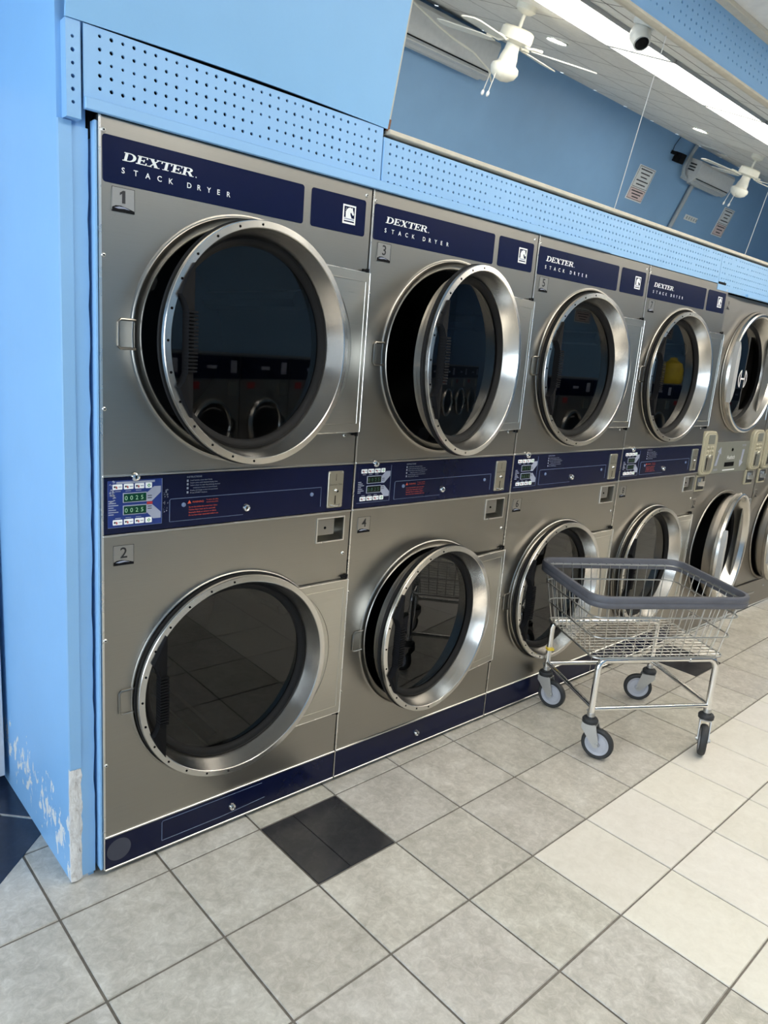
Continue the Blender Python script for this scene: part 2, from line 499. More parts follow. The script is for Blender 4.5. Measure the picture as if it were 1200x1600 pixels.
def glyphs():
    def rect(x0, x1, z0, z1): return [(x0, z0), (x1, z0), (x1, z1), (x0, z1)]
    def bowl(cx, cz, rx, rz, tx, tz, n=12):
        o = []
        for k in range(n):
            a, c = R(-90+180*k/n), R(-90+180*(k+1)/n)
            o.append([(cx+(rx-tx)*math.cos(a), cz+(rz-tz)*math.sin(a)), (cx+rx*math.cos(a), cz+rz*math.sin(a)), (cx+rx*math.cos(c), cz+rz*math.sin(c)), (cx+(rx-tx)*math.cos(c), cz+(rz-tz)*math.sin(c))])
        return o
    g = {}
    g['D'] = (1.02, [rect(.10, .32, 0, 1), rect(0, .5, 0, .1), rect(0, .5, .9, 1)]+bowl(.46, .5, .52, .5, .24, .1))
    g['E'] = (.86, [rect(.10, .32, 0, 1), rect(0, .82, 0, .1), rect(0, .82, .9, 1), rect(.72, .82, 0, .28), rect(.72, .82, .72, 1), rect(.3, .58, .45, .55), rect(.52, .6, .34, .66)])
    g['X'] = (1.0, [[(.08, 1), (.62, 0), (.90, 0), (.36, 1)], [(.12, 0), (.24, 0), (.88, 1), (.76, 1)], rect(0, .44, .92, 1), rect(.62, 1.0, .92, 1), rect(0, .36, 0, .08), rect(.54, 1.0, 0, .08)])
    g['T'] = (.92, [rect(.35, .58, 0, 1), rect(.02, .90, .9, 1), rect(.02, .12, .68, 1), rect(.80, .90, .68, 1), rect(.2, .73, 0, .08)])
    g['R'] = (1.0, [rect(.10, .32, 0, 1), rect(0, .44, 0, .08), rect(0, .5, .91, 1), rect(.3, .5, .46, .55)]+bowl(.48, .73, .36, .27, .22, .09)+[[(.42, .5), (.66, .5), (.98, 0), (.70, 0)], rect(.70, 1.04, 0, .08)])
    return g
def lettering_fn(b):
    G = glyphs(); x = 0; H = .0185; sx = .0305
    for ch in 'DEXTER':
        w, polys = G[ch]
        for p in polys: b.flat([(.054+(x+px)*sx+.28*pz*H, 1.8635+pz*H) for px, pz in p], -.0021)
        x += w+.01
    b.disc(.0016, (.236, -.0021, 1.8645), 8)
def model_lettering_fn(b):
    for i, ch in enumerate('STACK'): put_text(b, ch, .052+i*.0283, 1.8365, -.0021, .0172, bold=.012)
def dryer_word_fn(b):
    for i, ch in enumerate('DRYER'): put_text(b, ch, .212+i*.0270, 1.8365, -.0021, .0172, bold=.012)
def emblem_fn(b):
    x0, x1, z0, z1 = .691, .738, 1.8365, 1.888
    b.flat([(x0, z0), (x1, z0), (x1, z1), (x0, z1)], -.0020, 0)
    b.flat([(x0+.0045, z0+.0165), (x1-.0045, z0+.0165), (x1-.0045, z1-.0045), (x0+.0045, z1-.0045)], -.0022, 1)
    head = [(.16, 0), (.74, 0), (.66, .16), (.60, .32), (.60, .46), (.66, .50), (.72, .44), (.80, .30), (.90, .28), (.96, .38), (.90, .56), (.82, .76), (.80, .96), (.72, .88), (.56, .93), (.38, .86), (.24, .70), (.15, .45)]
    w, h = (x1-x0)-.009, (z1-z0)-.021
    b.flat([(x0+.0045+px*w, z0+.0165+pz*h) for px, pz in head], -.0024, 0)
    for k in range(5):
        t = .18+k*.15; xx = .02+.06*abs(2.4-k)
        b.flat([(x0+.0045+(.06+xx*.5)*w, z0+.0165+t*h), (x0+.0045+(.17+xx*.6)*w, z0+.0165+(t+.02)*h), (x0+.0045+(.15+xx*.6)*w, z0+.0165+(t+.07)*h)], -.0024, 0)
    b.flat([(x0+.005, z0+.0115), (x1-.005, z0+.0115), (x1-.005, z0+.0150), (x0+.005, z0+.0150)], -.0022, 2)
    b.flat([(x0+.005, z0+.0050), (x1-.005, z0+.0050), (x1-.005, z0+.0088), (x0+.005, z0+.0088)], -.0022, 1)
def ghost_print_fn(b):
    for k in range(5): b.flat([(.47, 1.872-k*.010), (.47+(.058 if k % 2 else .066), 1.872-k*.010), (.47+(.058 if k % 2 else .066), 1.875-k*.010), (.47, 1.875-k*.010)], -.0019)

def digit(b, n_, z, size):
    if n_ == '1':
        b.flat([(-.0030, z), (.0045, z), (.0045, z+.0275), (-.0010, z+.0275), (-.0085, z+.0220), (-.0085, z+.0165), (-.0030, z+.0205)], -.0024)
    else: put_text(b, n_, 0, z, -.0024, size, align='CENTER', bold=.010)
def number_plate_fn(b):
    b.plate(-.0265, .0265, -.0265, .0265, -.0018, .001, .004, .0006)
    b.poly([(-.0262, -.0262), (.0262, -.0262), (.0262, -.0205), (.012, -.0165), (-.006, -.0125), (-.018, -.0135), (-.0262, -.018)], -.0021, -.0016, 1)
    b.tube([(-.0262, -.002, -.0262), (.0262, -.002, -.0262), (.0262, -.002, .0262), (-.0262, -.002, .0262)], .0006, 4, closed=True, m=1)
def wave_fn(b):
    b.flat([(-.0215, -.0185), (-.010, -.0150), (.002, -.0150), (.016, -.0195), (.002, -.0185), (-.012, -.0200)], -.0024)

def control_panel_fn(b): b.plate(.006, W-.0045, ZB0+.002, ZB1-.002, -.003, .004, .002, .0008)
def membrane_fn(b): b.plate(.0155, .1565, 1.0025, 1.1225, -.0042, -.0028, .002, .0004)
def membrane_frame_fn(b):
    b.tube([(.0155, -.0044, 1.0025), (.1565, -.0044, 1.0025), (.1565, -.0044, 1.1225)], .0006, 4)
def arrow_fn(b):
    y = -.0046
    b.poly([(.1155, 1.0645), (.129, 1.0645), (.1535, 1.0870), (.1535, 1.1030), (.1345, 1.1030), (.1155, 1.0870)], y, y+.0006)
    b.poly([(.1155, 1.0560), (.1155, 1.0360), (.1330, 1.0180), (.1535, 1.0180), (.1535, 1.0340), (.1300, 1.0560)], y, y+.0006)
    for z in (1.0745, 1.0465):
        for k in range(2): b.flat([(.118, z+.004-k*.006), (.129, z+.004-k*.006), (.129, z+.006-k*.006), (.118, z+.006-k*.006)], y-.0003, 1)
def red_mark_fn(b): b.plate(.116, .131, 1.0565, 1.0635, -.0048, -.004, .0005, .0002)
def btn_fn(b):
    b.plate(-.0122, .0122, -.0068, .0068, -.0058, -.004, .002, .0006)
    b.disc(.0026, (-.0075, -.0060, .0005), 10, m=1)
    b.flat([(-.0045, -.004), (-.0010, -.004), (-.0010, .001), (-.0045, .003)], -.0060, 2)
    b.flat([(.002, -.0012), (.010, -.0012), (.010, .0014), (.002, .0014)], -.0060, 3)
def start_btn_fn(b):
    b.plate(-.0085, .0085, -.0072, .0072, -.0060, -.004, .002, .0006)
    b.flat([(0, -.005), (.005, 0), (0, .005), (-.005, 0)], -.0063, 1)
    b.flat([(-.0006, -.003), (.0006, -.003), (.0006, .003), (-.0006, .003)], -.0065, 0)
    b.flat([(-.003, -.0006), (.003, -.0006), (.003, .0006), (-.003, .0006)], -.0065, 0)
def display_fn(b):
    b.plate(.0535, .1155, -.0125, .0125, -.0056, -.004, .0012, .0005, m=1)
    b.plate(.0552, .1138, -.0105, .0105, -.0060, -.0052, .0008, .0003, m=0)
def panel_print_fn(b):
    for k in range(7): b.flat([(.017, 1.070-k*.0058), (.030+.006*(k % 3), 1.070-k*.0058), (.030+.006*(k % 3), 1.0725-k*.0058), (.017, 1.0725-k*.0058)], -.0046)
def caption_fn(b):
    for k in range(3):
        b.flat([(.034+k*.0265, 0), (.048+k*.0265, 0), (.048+k*.0265, .0016), (.034+k*.0265, .0016)], -.0046)
def worn_strip_fn(b):
    b.flat([(.037, 1.1140), (.137, 1.1140), (.137, 1.1195), (.037, 1.1195)], -.0046)
    for k in range(26):
        x = .018+random.random()*.012; z = 1.06+random.random()*.06
        b.flat([(x, z), (x+.004+random.random()*.006, z+.001), (x+.003, z+.004)], -.0047)
    for k in range(40):
        x = .160+random.random()*.012; z = 1.03+random.random()*.06
        b.flat([(x, z), (x+.003*random.random()+.001, z+.001), (x+.002, z+.004*random.random()+.001)], -.0036)
def instructions_fn(b):
    put_text(b, 'INSTRUCTIONS', .226, 1.1195, -.0036, .0062, width=.043)
    L = [('Load laundry, close door firmly.', .236, .065), ('Insert coins until desired drying time', .236, .080),
         ('Select dryer to start by pressing desired', .236, .088), ('temperature button on control board.', .244, .072),
         ('Display will change to show time purchased.', .236, .082), ('Press START button.', .236, .050)]
    for i, (s, x, w) in enumerate(L): put_text(b, s, x, 1.1105-i*.0068, -.0036, .0050, width=w, res=2)
    for z in (1.1135, 1.104, 1.0935, 1.082): b.flat([(.226, z-.005), (.231, z-.005), (.231, z+.001), (.226, z+.001)], -.0036)
def warning_fn(b):
    b.flat([(.229, 1.049), (.240, 1.049), (.2345, 1.0585)], -.0036)
    put_text(b, 'WARNING:', .243, 1.0500, -.0036, .0075, width=.034)
    put_text(b, 'To reduce risk of fire', .284, 1.0545, -.0036, .0048, width=.036, res=2)
    put_text(b, 'read all instructions', .284, 1.0480, -.0036, .0048, width=.036, res=2)
    for i, (s, w) in enumerate([('Do not dry articles that contain foam rubber.', .085), ('Clothes dryer must not be used with', .078), ('flammable fluids or solvents on fabric.', .082), ('Do not leave dryer unattended while in use.', .088)]):
        put_text(b, s, .233, 1.0375-i*.0075, -.0036, .0055, width=w, res=2)
def cover_line_fn(b):
    b.tube([(.1785, -.0034, 1.004), (.1785, -.0034, 1.062), (.1815, -.0034, 1.065), (.672, -.0034, 1.065), (.672, -.0034, 1.004)], .0008, 5)
    b.tube([(.1785, -.0034, 1.0035), (.40, -.0034, 1.0035)], .0005, 5)
def bolt_fn(b): b.revolve([(.0060, 0), (.0060, -.0022), (.004, -.0034), (1e-4, -.0036)], 14)
def coin_fn(b):
    b.plate(.6955, .7545, .9970, 1.1135, -.0075, -.0028, .005, .0015)
    b.flat([(.7243, 1.083), (.7258, 1.083), (.7258, 1.105), (.7243, 1.105)], -.0079, 1)
    b.poly([(.7235, 1.009), (.7268, 1.009), (.7268, 1.036), (.7235, 1.036)], -.0082, -.0078, 1)
    for X, Z in ((.7005, 1.108), (.7495, 1.108), (.7005, 1.0025), (.7495, 1.0025)): b.dome(.0026, (X, -.0074, Z), .002, 10, 3)
def coin_text_fn(b): put_text(b, 'Quarters Only', .7005, 1.0690, -.0079, .0075, width=.049)
def coin_button_fn(b):
    b.dome(.0058, (.7245, -.0074, 1.0530), .007, 14, 4); b.dome(.004, (.7325, -.0074, 1.0495), .004, 10, 3, m=1)
def coin_lip_fn(b):
    b.tube([(.708, -.0085, 1.0075), (.716, -.0125, 1.0045), (.7255, -.0140, 1.0038), (.735, -.0125, 1.0045), (.742, -.0085, 1.0080)], .0022, 6)
def coin_return_fn(b):
    x0, x1, z0, z1 = .667, .771, .888, .963
    for a, c_, e, f in ((x0-.003, x0+.001, z0-.003, z1+.003), (x1-.001, x1+.003, z0-.003, z1+.003), (x0, x1, z0-.003, z0+.001), (x0, x1, z1-.001, z1+.003)):
        b.box(a, c_, -.003, .002, e, f)
    b.add([(x0, 0, z0), (x1, 0, z0), (x1, 0, z1), (x0, 0, z1), (x0+.004, .045, z0+.014), (x1-.004, .045, z0+.014), (x1-.004, .045, z1-.002), (x0+.004, .045, z1-.002)],
          [(0, 1, 5, 4), (1, 2, 6, 5), (2, 3, 7, 6), (3, 0, 4, 7), (4, 5, 6, 7)], 1)
def coin_door_fn(b):
    b.plate(.669, .742, .906, .961, .010, .018, .002, .001); b.plate(.6725, .7385, .9095, .9575, .0085, .011, .002, .001)
    b.dome(.0045, (.7045, .0088, .930), .004, 14, 4, m=1)
def kick_fn(b): b.plate(.004, W-.004, ZF+.007, ZK-.001, -.003, .006, .002, .001)
def kick_cover_fn(b):
    b.tube([(.168, -.0034, .045), (.168, -.0034, .103), (.171, -.0034, .107), (.505, -.0034, .107)], .0008, 5)
    b.tube([(.168, -.0034, .0435), (.36, -.0034, .0435), (.43, -.0034, .047), (.517, -.0034, .052)], .0008, 5)

def build_door(root, cz, theta):
    """door: ring mesh in hinge coordinates so that turning the object swings it on the hinge"""
    off = (CX-HX, 0, 0)
    def sh(fn):
        def g(b): fn(b); b.xf(Matrix.Translation(off))
        return g
    d = part('door_ring', 'door', sh(ring_fn), ['ring_steel', 'hole_black'], root, (HX, 0, cz), angle=13); d.rotation_euler = (0, 0, R(theta))
    part('door_seal', 'door_seal', sh(black_seal_fn), 'gasket', d)
    part('door_gasket', 'glass_gasket', sh(gasket_fn), 'gasket', d)
    part('door_glass', 'door_glass', sh(glass_fn), 'door_glass', d)
    part('door_handle', 'handle', sh(handle_fn), 'black_plastic', d)
    part('hinge_plate', 'hinge_plate', sh(hinge_plate_fn), 'lit_steel', d)
    part('hinge_plate_glint', 'hinge_plate_glint', sh(hinge_glint_fn), 'edge_steel', d)
    part('hinge_knuckle', 'hinge_knuckle', knuckle_fn, 'black_plastic', d, (.001, 0, 0)); part('hinge_knuckle', 'hinge_knuckle', knuckle_fn, 'black_plastic', d, (.001, 0, -.489))
    return d

def build_dryer(u, label, nums, th, lit):
    root = thing('stack_dryer', label, 'dryer', (u*W, 0, 0), 0, 'navy banded stack dryers along the wall')
    cab = part('cabinet', 'cabinet', cabinet_fn, 'panel_steel', root)
    for z in (ZB1+.0025, ZB0-.003, ZK+.002, ZF+.0045): part('rail', 'rail_trim', rail_fn, 'wire_steel', root, (0, 0, z))
    part('side_edge', 'edge_strip', side_edge_fn, 'edge_steel', cab)
    for x, z in ((.012, 1.918), (.0105, 1.653), (.010, 1.300), (.0085, .702), (.0085, .342), (.7765, 1.926), (.775, .841), (.751, 1.224)):
        part('screw', 'screw', screw_fn, ['edge_steel', 'hole_black'], cab, (x, 0, z))
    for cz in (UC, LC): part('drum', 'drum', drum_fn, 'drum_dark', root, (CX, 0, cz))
    build_door(root, UC-.006, th[0]); build_door(root, LC+.001, th[1])
    p = part('name_plate', 'name_plate', name_plate_fn, 'navy_clean', root); part('lettering', 'brand_lettering', lettering_fn, 'white_print', p); part('mlettering', 'model_lettering', model_lettering_fn, 'white_print', p); part('dlettering', 'model_lettering', dryer_word_fn, 'white_print', p)
    p = part('emblem_plate', 'emblem_plate', emblem_plate_fn, 'navy_clean', root); part('emblem', 'emblem', emblem_fn, ['white_print', 'navy_clean', 'pale_print'], p)
    for n_, z in zip(nums, (1.7785, .9275)):
        q = part('number_plate', 'number_plate', number_plate_fn, ['number_steel', 'black_plastic'], root, (.0565, 0, z))
        part('wave', 'wave_mark', wave_fn, 'pale_print', q)
        part('digit'+n_, 'digit', lambda b: digit(b, n_, -.007, .040), 'dark_print', q)
    c = part('control_panel', 'control_panel', control_panel_fn, 'navy', root)
    part('membrane'+str(lit), 'keypad_membrane', membrane_fn, 'membrane_blue' if lit else 'navy', c)
    part('membrane_frame', 'keypad_frame', membrane_frame_fn, 'line_print', c)
    part('arrow', 'arrow_print', arrow_fn, ['pale_print', 'dark_print'], c)
    if lit: part('red_mark', 'red_mark', red_mark_fn, 'red_print', c); part('worn', 'worn_print', worn_strip_fn, 'pale_print', c)
    for z, txt in ((1.0775, '0025'), (1.0455, '0025')):
        part('display'+str(lit), 'display', display_fn, ['display_green' if lit else 'display_dark', 'pale_print'], c, (0, 0, z))
        def dig(b):
            for i, ch in enumerate(txt): put_text(b, ch, .0575+i*.0138, -.0055, -.0063, .0155)
        part('dig'+str(lit), 'display_digits', dig, 'digit_glow' if lit else 'digit_dim', c, (0, 0, z))
    for z in (1.1065, 1.0155):
        for k in range(3): part('btn', 'button', btn_fn, ['white_print', 'dark_print', 'red_print', 'pale_print'], c, (.0400+k*.0282, 0, z))
        part('sbtn', 'start_button', start_btn_fn, ['white_print', 'green_print'], c, (.1205, 0, z))
    part('panel_print', 'panel_print', panel_print_fn, 'pale_print', c); part('caption', 'button_print', caption_fn, 'pale_print', c, (0, 0, 1.0945)); part('caption', 'button_print', caption_fn, 'pale_print', c, (0, 0, 1.0255))
    part('instr', 'instruction_print', instructions_fn, 'pale_print', c)
    if u != 2: part('warn', 'warning_print', warning_fn, 'orange_print', c)
    part('cover_line', 'access_cover', cover_line_fn, 'line_print', c)
    for x, y, z in ((.085, -.004, 1.1305), (.408, -.003, 1.0235)): part('lock', 'lock', lock_fn, ['chrome', 'hole_black'], c, (x, y, z))
    for x, z in ((.218, 1.047), (.637, 1.045)): part('bolt', 'bolt', bolt_fn, 'line_print', c, (x, -.003, z))
    q = part('coin', 'coin_slot', coin_fn, ['coin_steel', 'hole_black'], root)
    part('coin_text', 'coin_print', coin_text_fn, 'dark_print', q); part('coin_button', 'coin_button', coin_button_fn, ['chrome', 'hole_black'], q); part('coin_lip', 'coin_lip', coin_lip_fn, 'chrome', q)
    q = part('coin_return', 'coin_return', coin_return_fn, ['edge_steel', 'lit_steel'], root)  # recess inside coloured lighter, as if its bevel caught light
    part('coin_door', 'coin_door', coin_door_fn, ['grey_steel', 'hole_black'], q)
    q = part('kick', 'kick_plate', kick_fn, 'navy', root)
    if lit: part('residue', 'sticker_residue', lambda b: b.disc(.034, (.042, -.0035, .072), 28), 'residue', q); part('kick_cover', 'access_cover', kick_cover_fn, 'line_print', q)
    part('lock', 'lock', lock_fn, ['chrome', 'hole_black'], q, (.397, -.003, .066))
    return root

DRYERS = [
 ('stack dryer beside the blue wall, doors 1 and 2, lit green displays', '12', (8.8, .4), True),
 ('second stack dryer from the blue wall, doors 3 and 4 both standing ajar', '34', (12.6, 6.6), False),
 ('stack dryer with doors 5 and 6, directly behind the left end of the wire cart', '56', (.5, 1.6), False),
 ('navy banded stack dryer with doors 7 and 8, next to the dull grey dryers', '78', (.5, 1.6), False),
]
for u, (lb, nums, th, lit) in enumerate(DRYERS): build_dryer(u, lb, nums, th, lit)

# ------------------------------------------------------------------ grey dryers (other make)
def g_cab(b):
    x0, x1, y = .004, .836, 0
    r, cz1, cz2 = .326, 1.525, .515; cx = .445
    holed(b, x0, x1, 1.15, 1.915, cx, cz1, r, y); holed(b, x0, x1, .19, .96, cx, cz2, r, y)
    b.add([(x0, y, .96), (x1, y, .96), (x1, y, 1.15), (x0, y, 1.15)], [(0, 1, 2, 3)])
    for cz in (cz1, cz2):
        b.revolve([(r, 0), (.338, -.003), (.335, -.008), (.327, -.008), (.318, -.002), (.316, .01), (.314, .06)], 96, (cx, 0, cz))
    b.add([(x0, 0, .19), (x0, 1.0, .19), (x0, 1.0, 1.915), (x0, 0, 1.915), (x1, 0, .19), (x1, 1.0, .19), (x1, 1.0, 1.915), (x1, 0, 1.915)], [(0, 3, 2, 1), (4, 5, 6, 7), (3, 7, 6, 2), (1, 2, 6, 5)])
def g_drum(b): b.revolve([(.313, .03), (.325, .07), (.325, .68), (.001, .70)], 48)
def g_ring(b):
    b.revolve([(.312, .030), (.322, .002), (.332, -.003), (.334, -.020), (.330, -.034), (.322, -.038), (.312, -.036), (.306, -.030), (.272, .040), (.266, .046), (.258, .048), (.270, .060), (.300, .052), (.312, .030)], 112, mats=[0]*13)
def g_gasket(b): b.revolve([(.272, .040), (.266, .038), (.256, .044), (.252, .052), (.270, .056)], 80)
def g_glass(b): b.revolve([(.255, .049), (.12, .049), (1e-4, .049)], 72)
def g_handle(b):
    b.poly([(-.314, -.16), (-.296, -.13), (-.286, -.09), (-.286, .09), (-.296, .13), (-.314, .16), (-.326, .10), (-.330, 0), (-.326, -.10)][::-1], -.058, -.034)
def g_hinge(b):
    b.poly([(.20, -.262), (.352, -.262), (.352, .262), (.20, .262)], -.006, -.002); 
def g_hinge_edge(b):
    b.tube([(.26, -.008, .262), (.352, -.008, .262), (.352, -.008, -.262)], .004, 6)
def g_logo(b):
    # ring with two uprights and a bar
    b.revolve([(.058, -.001), (.050, -.001)], 40, (0, .0475, 0), a0=-58, a1=58)
    b.revolve([(.058, -.001), (.050, -.001)], 40, (0, .0475, 0), a0=122, a1=238)
    for s in (-1, 1): b.flat([(s*.028-.004, -.049), (s*.028+.004, -.049), (s*.028+.004, .049), (s*.028-.004, .049)], .0465)
    b.flat([(-.028, -.005), (.028, -.005), (.028, .005), (-.028, .005)], .0465)
def g_meter(b):
    b.plate(-.085, .085, -.124, .119, -.022, .0, .046, .006, n=8)
    b.plate(-.064, .064, -.108, .104, -.025, -.02, .030, .002, n=8)
def g_meter_screen(b): b.plate(-.036, .036, .050, .100, -.027, -.024, .003, .001)
def g_meter_keys(b):
    for i in range(3):
        for k in range(2): b.dome(.010, ((i-1)*.028, -.0248, .030-k*.022), .006, 12, 3)
def g_meter_slot(b):
    b.plate(-.040, .040, -.100, -.010, -.028, -.024, .006, .001); b.box(-.030, -.024, -.0295, -.0275, -.092, -.025, 1); b.dome(.012, (.002, -.0275, -.018), .009, 14, 4)
def g_cup(b):
    b.plate(-.056, .056, -.046, .046, -.010, 0, .004, .002); b.plate(-.044, .044, -.036, .036, -.012, -.009, .003, .001, m=1)
    b.poly([(-.036, -.012), (.036, -.018), (.038, .012), (.008, .010), (.004, .028), (-.014, .028), (-.016, .008), (-.036, .010)], -.020, -.011, 2)
def g_plate(b): b.plate(.175, .662, .960, 1.138, -.004, .002, .002, .001)
def g_plate_print(b):
    y = -.0045
    b.flat([(.215, 1.005), (.245, 1.005), (.262, 1.075), (.280, 1.068), (.268, 1.112), (.232, 1.085), (.248, 1.080)], y)
    b.flat([(.560, 1.090), (.590, 1.090), (.575, 1.020), (.592, 1.012), (.550, .985), (.540, 1.030), (.556, 1.024)], y)
    put_text(b, 'Huebsch', .365, 1.037, y, .034, 1, width=.10)
    put_text(b, 'DRYER', .210, .975, y, .018, 0); put_text(b, 'DRYER', .545, 1.108, y, .018, 0)
    b.flat([(.33, .972), (.49, .972), (.49, .978), (.33, .978)], y, 1)
def g_plate_slot(b): b.plate(.345, .470, .995, 1.020, -.005, -.0035, .002, .0005); b.dome(.010, (.420, -.004, 1.092), .006, 10, 3)
def g_base(b): b.plate(.004, .836, .012, .186, -.012, .02, .003, .002)
def g_base_bits(b):
    b.box(.10, .30, -.016, -.011, .10, .112); b.dome(.008, (.45, -.012, .13), .006, 10, 3); b.tube([(.02, -.014, .014), (.82, -.014, .014)], .004, 6)
def g_num(b): b.plate(-.024, .024, -.027, .027, -.002, 0, .003, .0005)
def g_num_mark(b): b.flat([(-.020, -.024), (.020, -.024), (-.010, -.006)], -.0024)

def grey_dryer(x, label, nums, th, first=False):
    root = thing('grey_stack_dryer', label, 'dryer', (x, .02, 0), 0, 'dull grey stack dryers at the far end')
    part('g_cab', 'cabinet', g_cab, 'grey_steel', root)
    for cz in (1.525, .515): part('g_drum', 'drum', g_drum, 'drum_dark', root, (.445, 0, cz))
    for cz, t in zip((1.525, .515), th):
        off = Matrix.Translation((.445-.822, 0, 0))
        def sh(fn): return lambda b: (fn(b), b.xf(off))
        d = part('g_ring', 'door', sh(g_ring), 'ring_steel', root, (.822, 0, cz), angle=13); d.rotation_euler = (0, 0, R(t))
        part('g_gasket', 'glass_gasket', sh(g_gasket), 'gasket', d); part('g_glass', 'door_glass', sh(g_glass), 'door_glass', d)
        part('g_handle', 'handle', sh(g_handle), 'frame_metal', d); part('g_hinge', 'hinge_plate', sh(g_hinge), 'grey_steel', d); part('g_hinge_edge', 'hinge_edge', sh(g_hinge_edge), 'edge_steel', d)
        if cz > 1: part('g_logo', 'logo_decal', lambda b: (g_logo(b), b.xf(Matrix.Translation((.445-.822+.05, 0, -.03)))), 'white_print', d)
    for k, mx in enumerate((.085, .735)):
        q = part('g_meter', 'coin_meter', g_meter, 'beige_plastic', root, (mx, 0, 1.085))
        part('g_screen', 'meter_screen', g_meter_screen, 'plate_grey', q); part('g_keys', 'meter_keys', g_meter_keys, 'beige_plastic', q); part('g_slot', 'coin_slot', g_meter_slot, ['coin_steel', 'hole_black'], q)
        part('g_cup', 'coin_return', g_cup, ['beige_plastic', 'dark_print', 'chrome'], root, (mx-.02, 0, .917))
    q = part('g_plate', 'label_plate', g_plate, 'plate_grey', root); part('g_pp', 'plate_print', g_plate_print, ['pale_print', 'white_print'], q); part('g_ps', 'card_slot', g_plate_slot, 'hole_black', q)
    q = part('g_base', 'kick_plate', g_base, 'grey_steel', root); part('g_bb', 'kick_fitting', g_base_bits, 'zinc', q)
    for n_, z in zip(nums, (1.865, .800)):
        q = part('g_num', 'number_plate', g_num, 'grey_steel', root, (.050, 0, z)); part('g_nm', 'wave_mark', g_num_mark, 'dark_print', q)
        part('gdigit'+n_, 'digit', lambda b: put_text(b, n_, 0, -.006, -.0024, .034, align='CENTER'), 'dark_print', q)
    return root
grey_dryer(3.212, 'dull grey dryer beside door 7, lower door wide open behind the wire cart', ('9', '10'), (.6, 9.5))
grey_dryer(4.054, 'dull grey dryer at the right picture edge with beige coin meter', ('11', '12'), (.6, 6))

# ------------------------------------------------------------------ laundry cart
ang = R(-29.5); UX = Vector((math.cos(ang), math.sin(ang), 0)); VX = Vector((-math.sin(ang), math.cos(ang), 0))
CC = Vector((2.064, -.362, 0))
cart = thing('laundry_cart', 'wheeled wire laundry cart with grey bumper rim in front of the dryers', 'cart', CC, ang)
ZR, ZBK = .655, .408
def rrect(hx, hy, r, z, n=6):
    o = []
    for cx, cy, a0 in ((hx-r, hy-r, 0), (-hx+r, hy-r, 90), (-hx+r, -hy+r, 180), (hx-r, -hy+r, 270)):
        for k in range(n+1):
            a = R(a0+90*k/n); o.append((cx+r*math.cos(a), cy+r*math.sin(a), z))
    return o
def lerp_half(z):
    t = (z-ZBK)/(ZR-ZBK); return .285+(.328-.285)*t, .213+(.246-.213)*t
b = MB()
for z in (.495, .580, ZR-.01):
    hx, hy = lerp_half(z); b.tube(rrect(hx, hy, .05, z), .0032 if z < .64 else .004, 8, closed=True)
hxb, hyb = lerp_half(ZBK); hxt, hyt = lerp_half(ZR)
b.tube(rrect(hxb, hyb, .035, ZBK), .0042, 8, closed=True)
NX, NY = 13, 10
for s in (-1, 1):
    for k in range(NX):
        t = -1+2*(k+.5)/NX
        b.tube([(t*(hxt-.03), s*hyt, ZR-.005), (t*(hxb-.02), s*(hyb-.001), ZBK+.006), (t*(hxb-.02), s*(hyb-.008), ZBK-.003)], .0019, 6)
    for k in range(NY):
        t = -1+2*(k+.5)/NY
        b.tube([(s*hxt, t*(hyt-.03), ZR-.005), (s*(hxb-.001), t*(hyb-.02), ZBK+.006), (s*(hxb-.008), t*(hyb-.02), ZBK-.003)], .0019, 6)
b.build('wire_basket', 'wire_steel', cart)
b = MB()
for k in range(NX):
    t = -1+2*(k+.5)/NX; b.tube([(t*(hxb-.02), -hyb+.004, ZBK-.003), (t*(hxb-.02), hyb-.004, ZBK-.003)], .0016, 6)
for k in range(NY+4):
    t = -1+2*(k+.5)/(NY+4); b.tube([(-hxb+.004, t*(hyb-.012), ZBK+.0005), (hxb-.004, t*(hyb-.012), ZBK+.0005)], .0016, 6)
b.build('basket_floor', 'wire_steel', cart)
# bumper: rounded band swept round the rim
b = MB(); A = rrect(hxt+.006, hyt+.006, .065, 0, 10); prof = [(.006, -.030), (.011, -.026), (.012, -.012), (.010, -.008), (.012, -.004), (.012, .012), (.008, .017), (-.004, .017), (-.007, .012), (-.007, -.028), (-.003, -.030)]
n = len(A); P = len(prof); vs = []
for i in range(n):
    t = (Vector(A[(i+1) % n])-Vector(A[i-1])).normalized(); nn = Vector((t.y, -t.x, 0))
    for d, h in prof: vs.append(Vector(A[i])+nn*d+Vector((0, 0, ZR+h)))
b.add(vs, [(i*P+k, ((i+1) % n)*P+k, ((i+1) % n)*P+(k+1) % P, i*P+(k+1) % P) for i in range(n) for k in range(P)])
# rivet dimples on the inner face
for s in (-1, 1):
    for k in range(14): b.ball(((-1+2*(k+.5)/14)*(hxt-.04), s*(hyt-.0005), ZR-.006), .0042, 8, 6)
    for k in range(10): b.ball((s*(hxt-.0005), (-1+2*(k+.5)/10)*(hyt-.04), ZR-.006), .0042, 8, 6)
b.build('rim_bumper', 'bumper', cart, angle=50)
LX, LY = .2575, .208
def leg_path(sx, sy):
    zt = ZBK-.012
    return [(sx*LX, sy*LY, .135), (sx*LX, sy*LY, .30), (sx*LX, sy*LY, zt-.035), (sx*(LX-.003), sy*(LY-.001), zt-.020), (sx*(LX-.011), sy*(LY-.003), zt-.008), (sx*(LX-.028), sy*(LY-.006), zt), (sx*(LX-.12), sy*(LY-.006), zt)]
for sx, sy in ((-1, -1), (1, -1), (-1, 1), (1, 1)):
    MB().tube(leg_path(sx, sy), .0125, 14).build('leg', 'chrome', cart)
b = MB().tube([(-LX, -LY, .195), (LX, -LY, .195)], .0095, 12); b.build('cross_bar', 'chrome', cart)
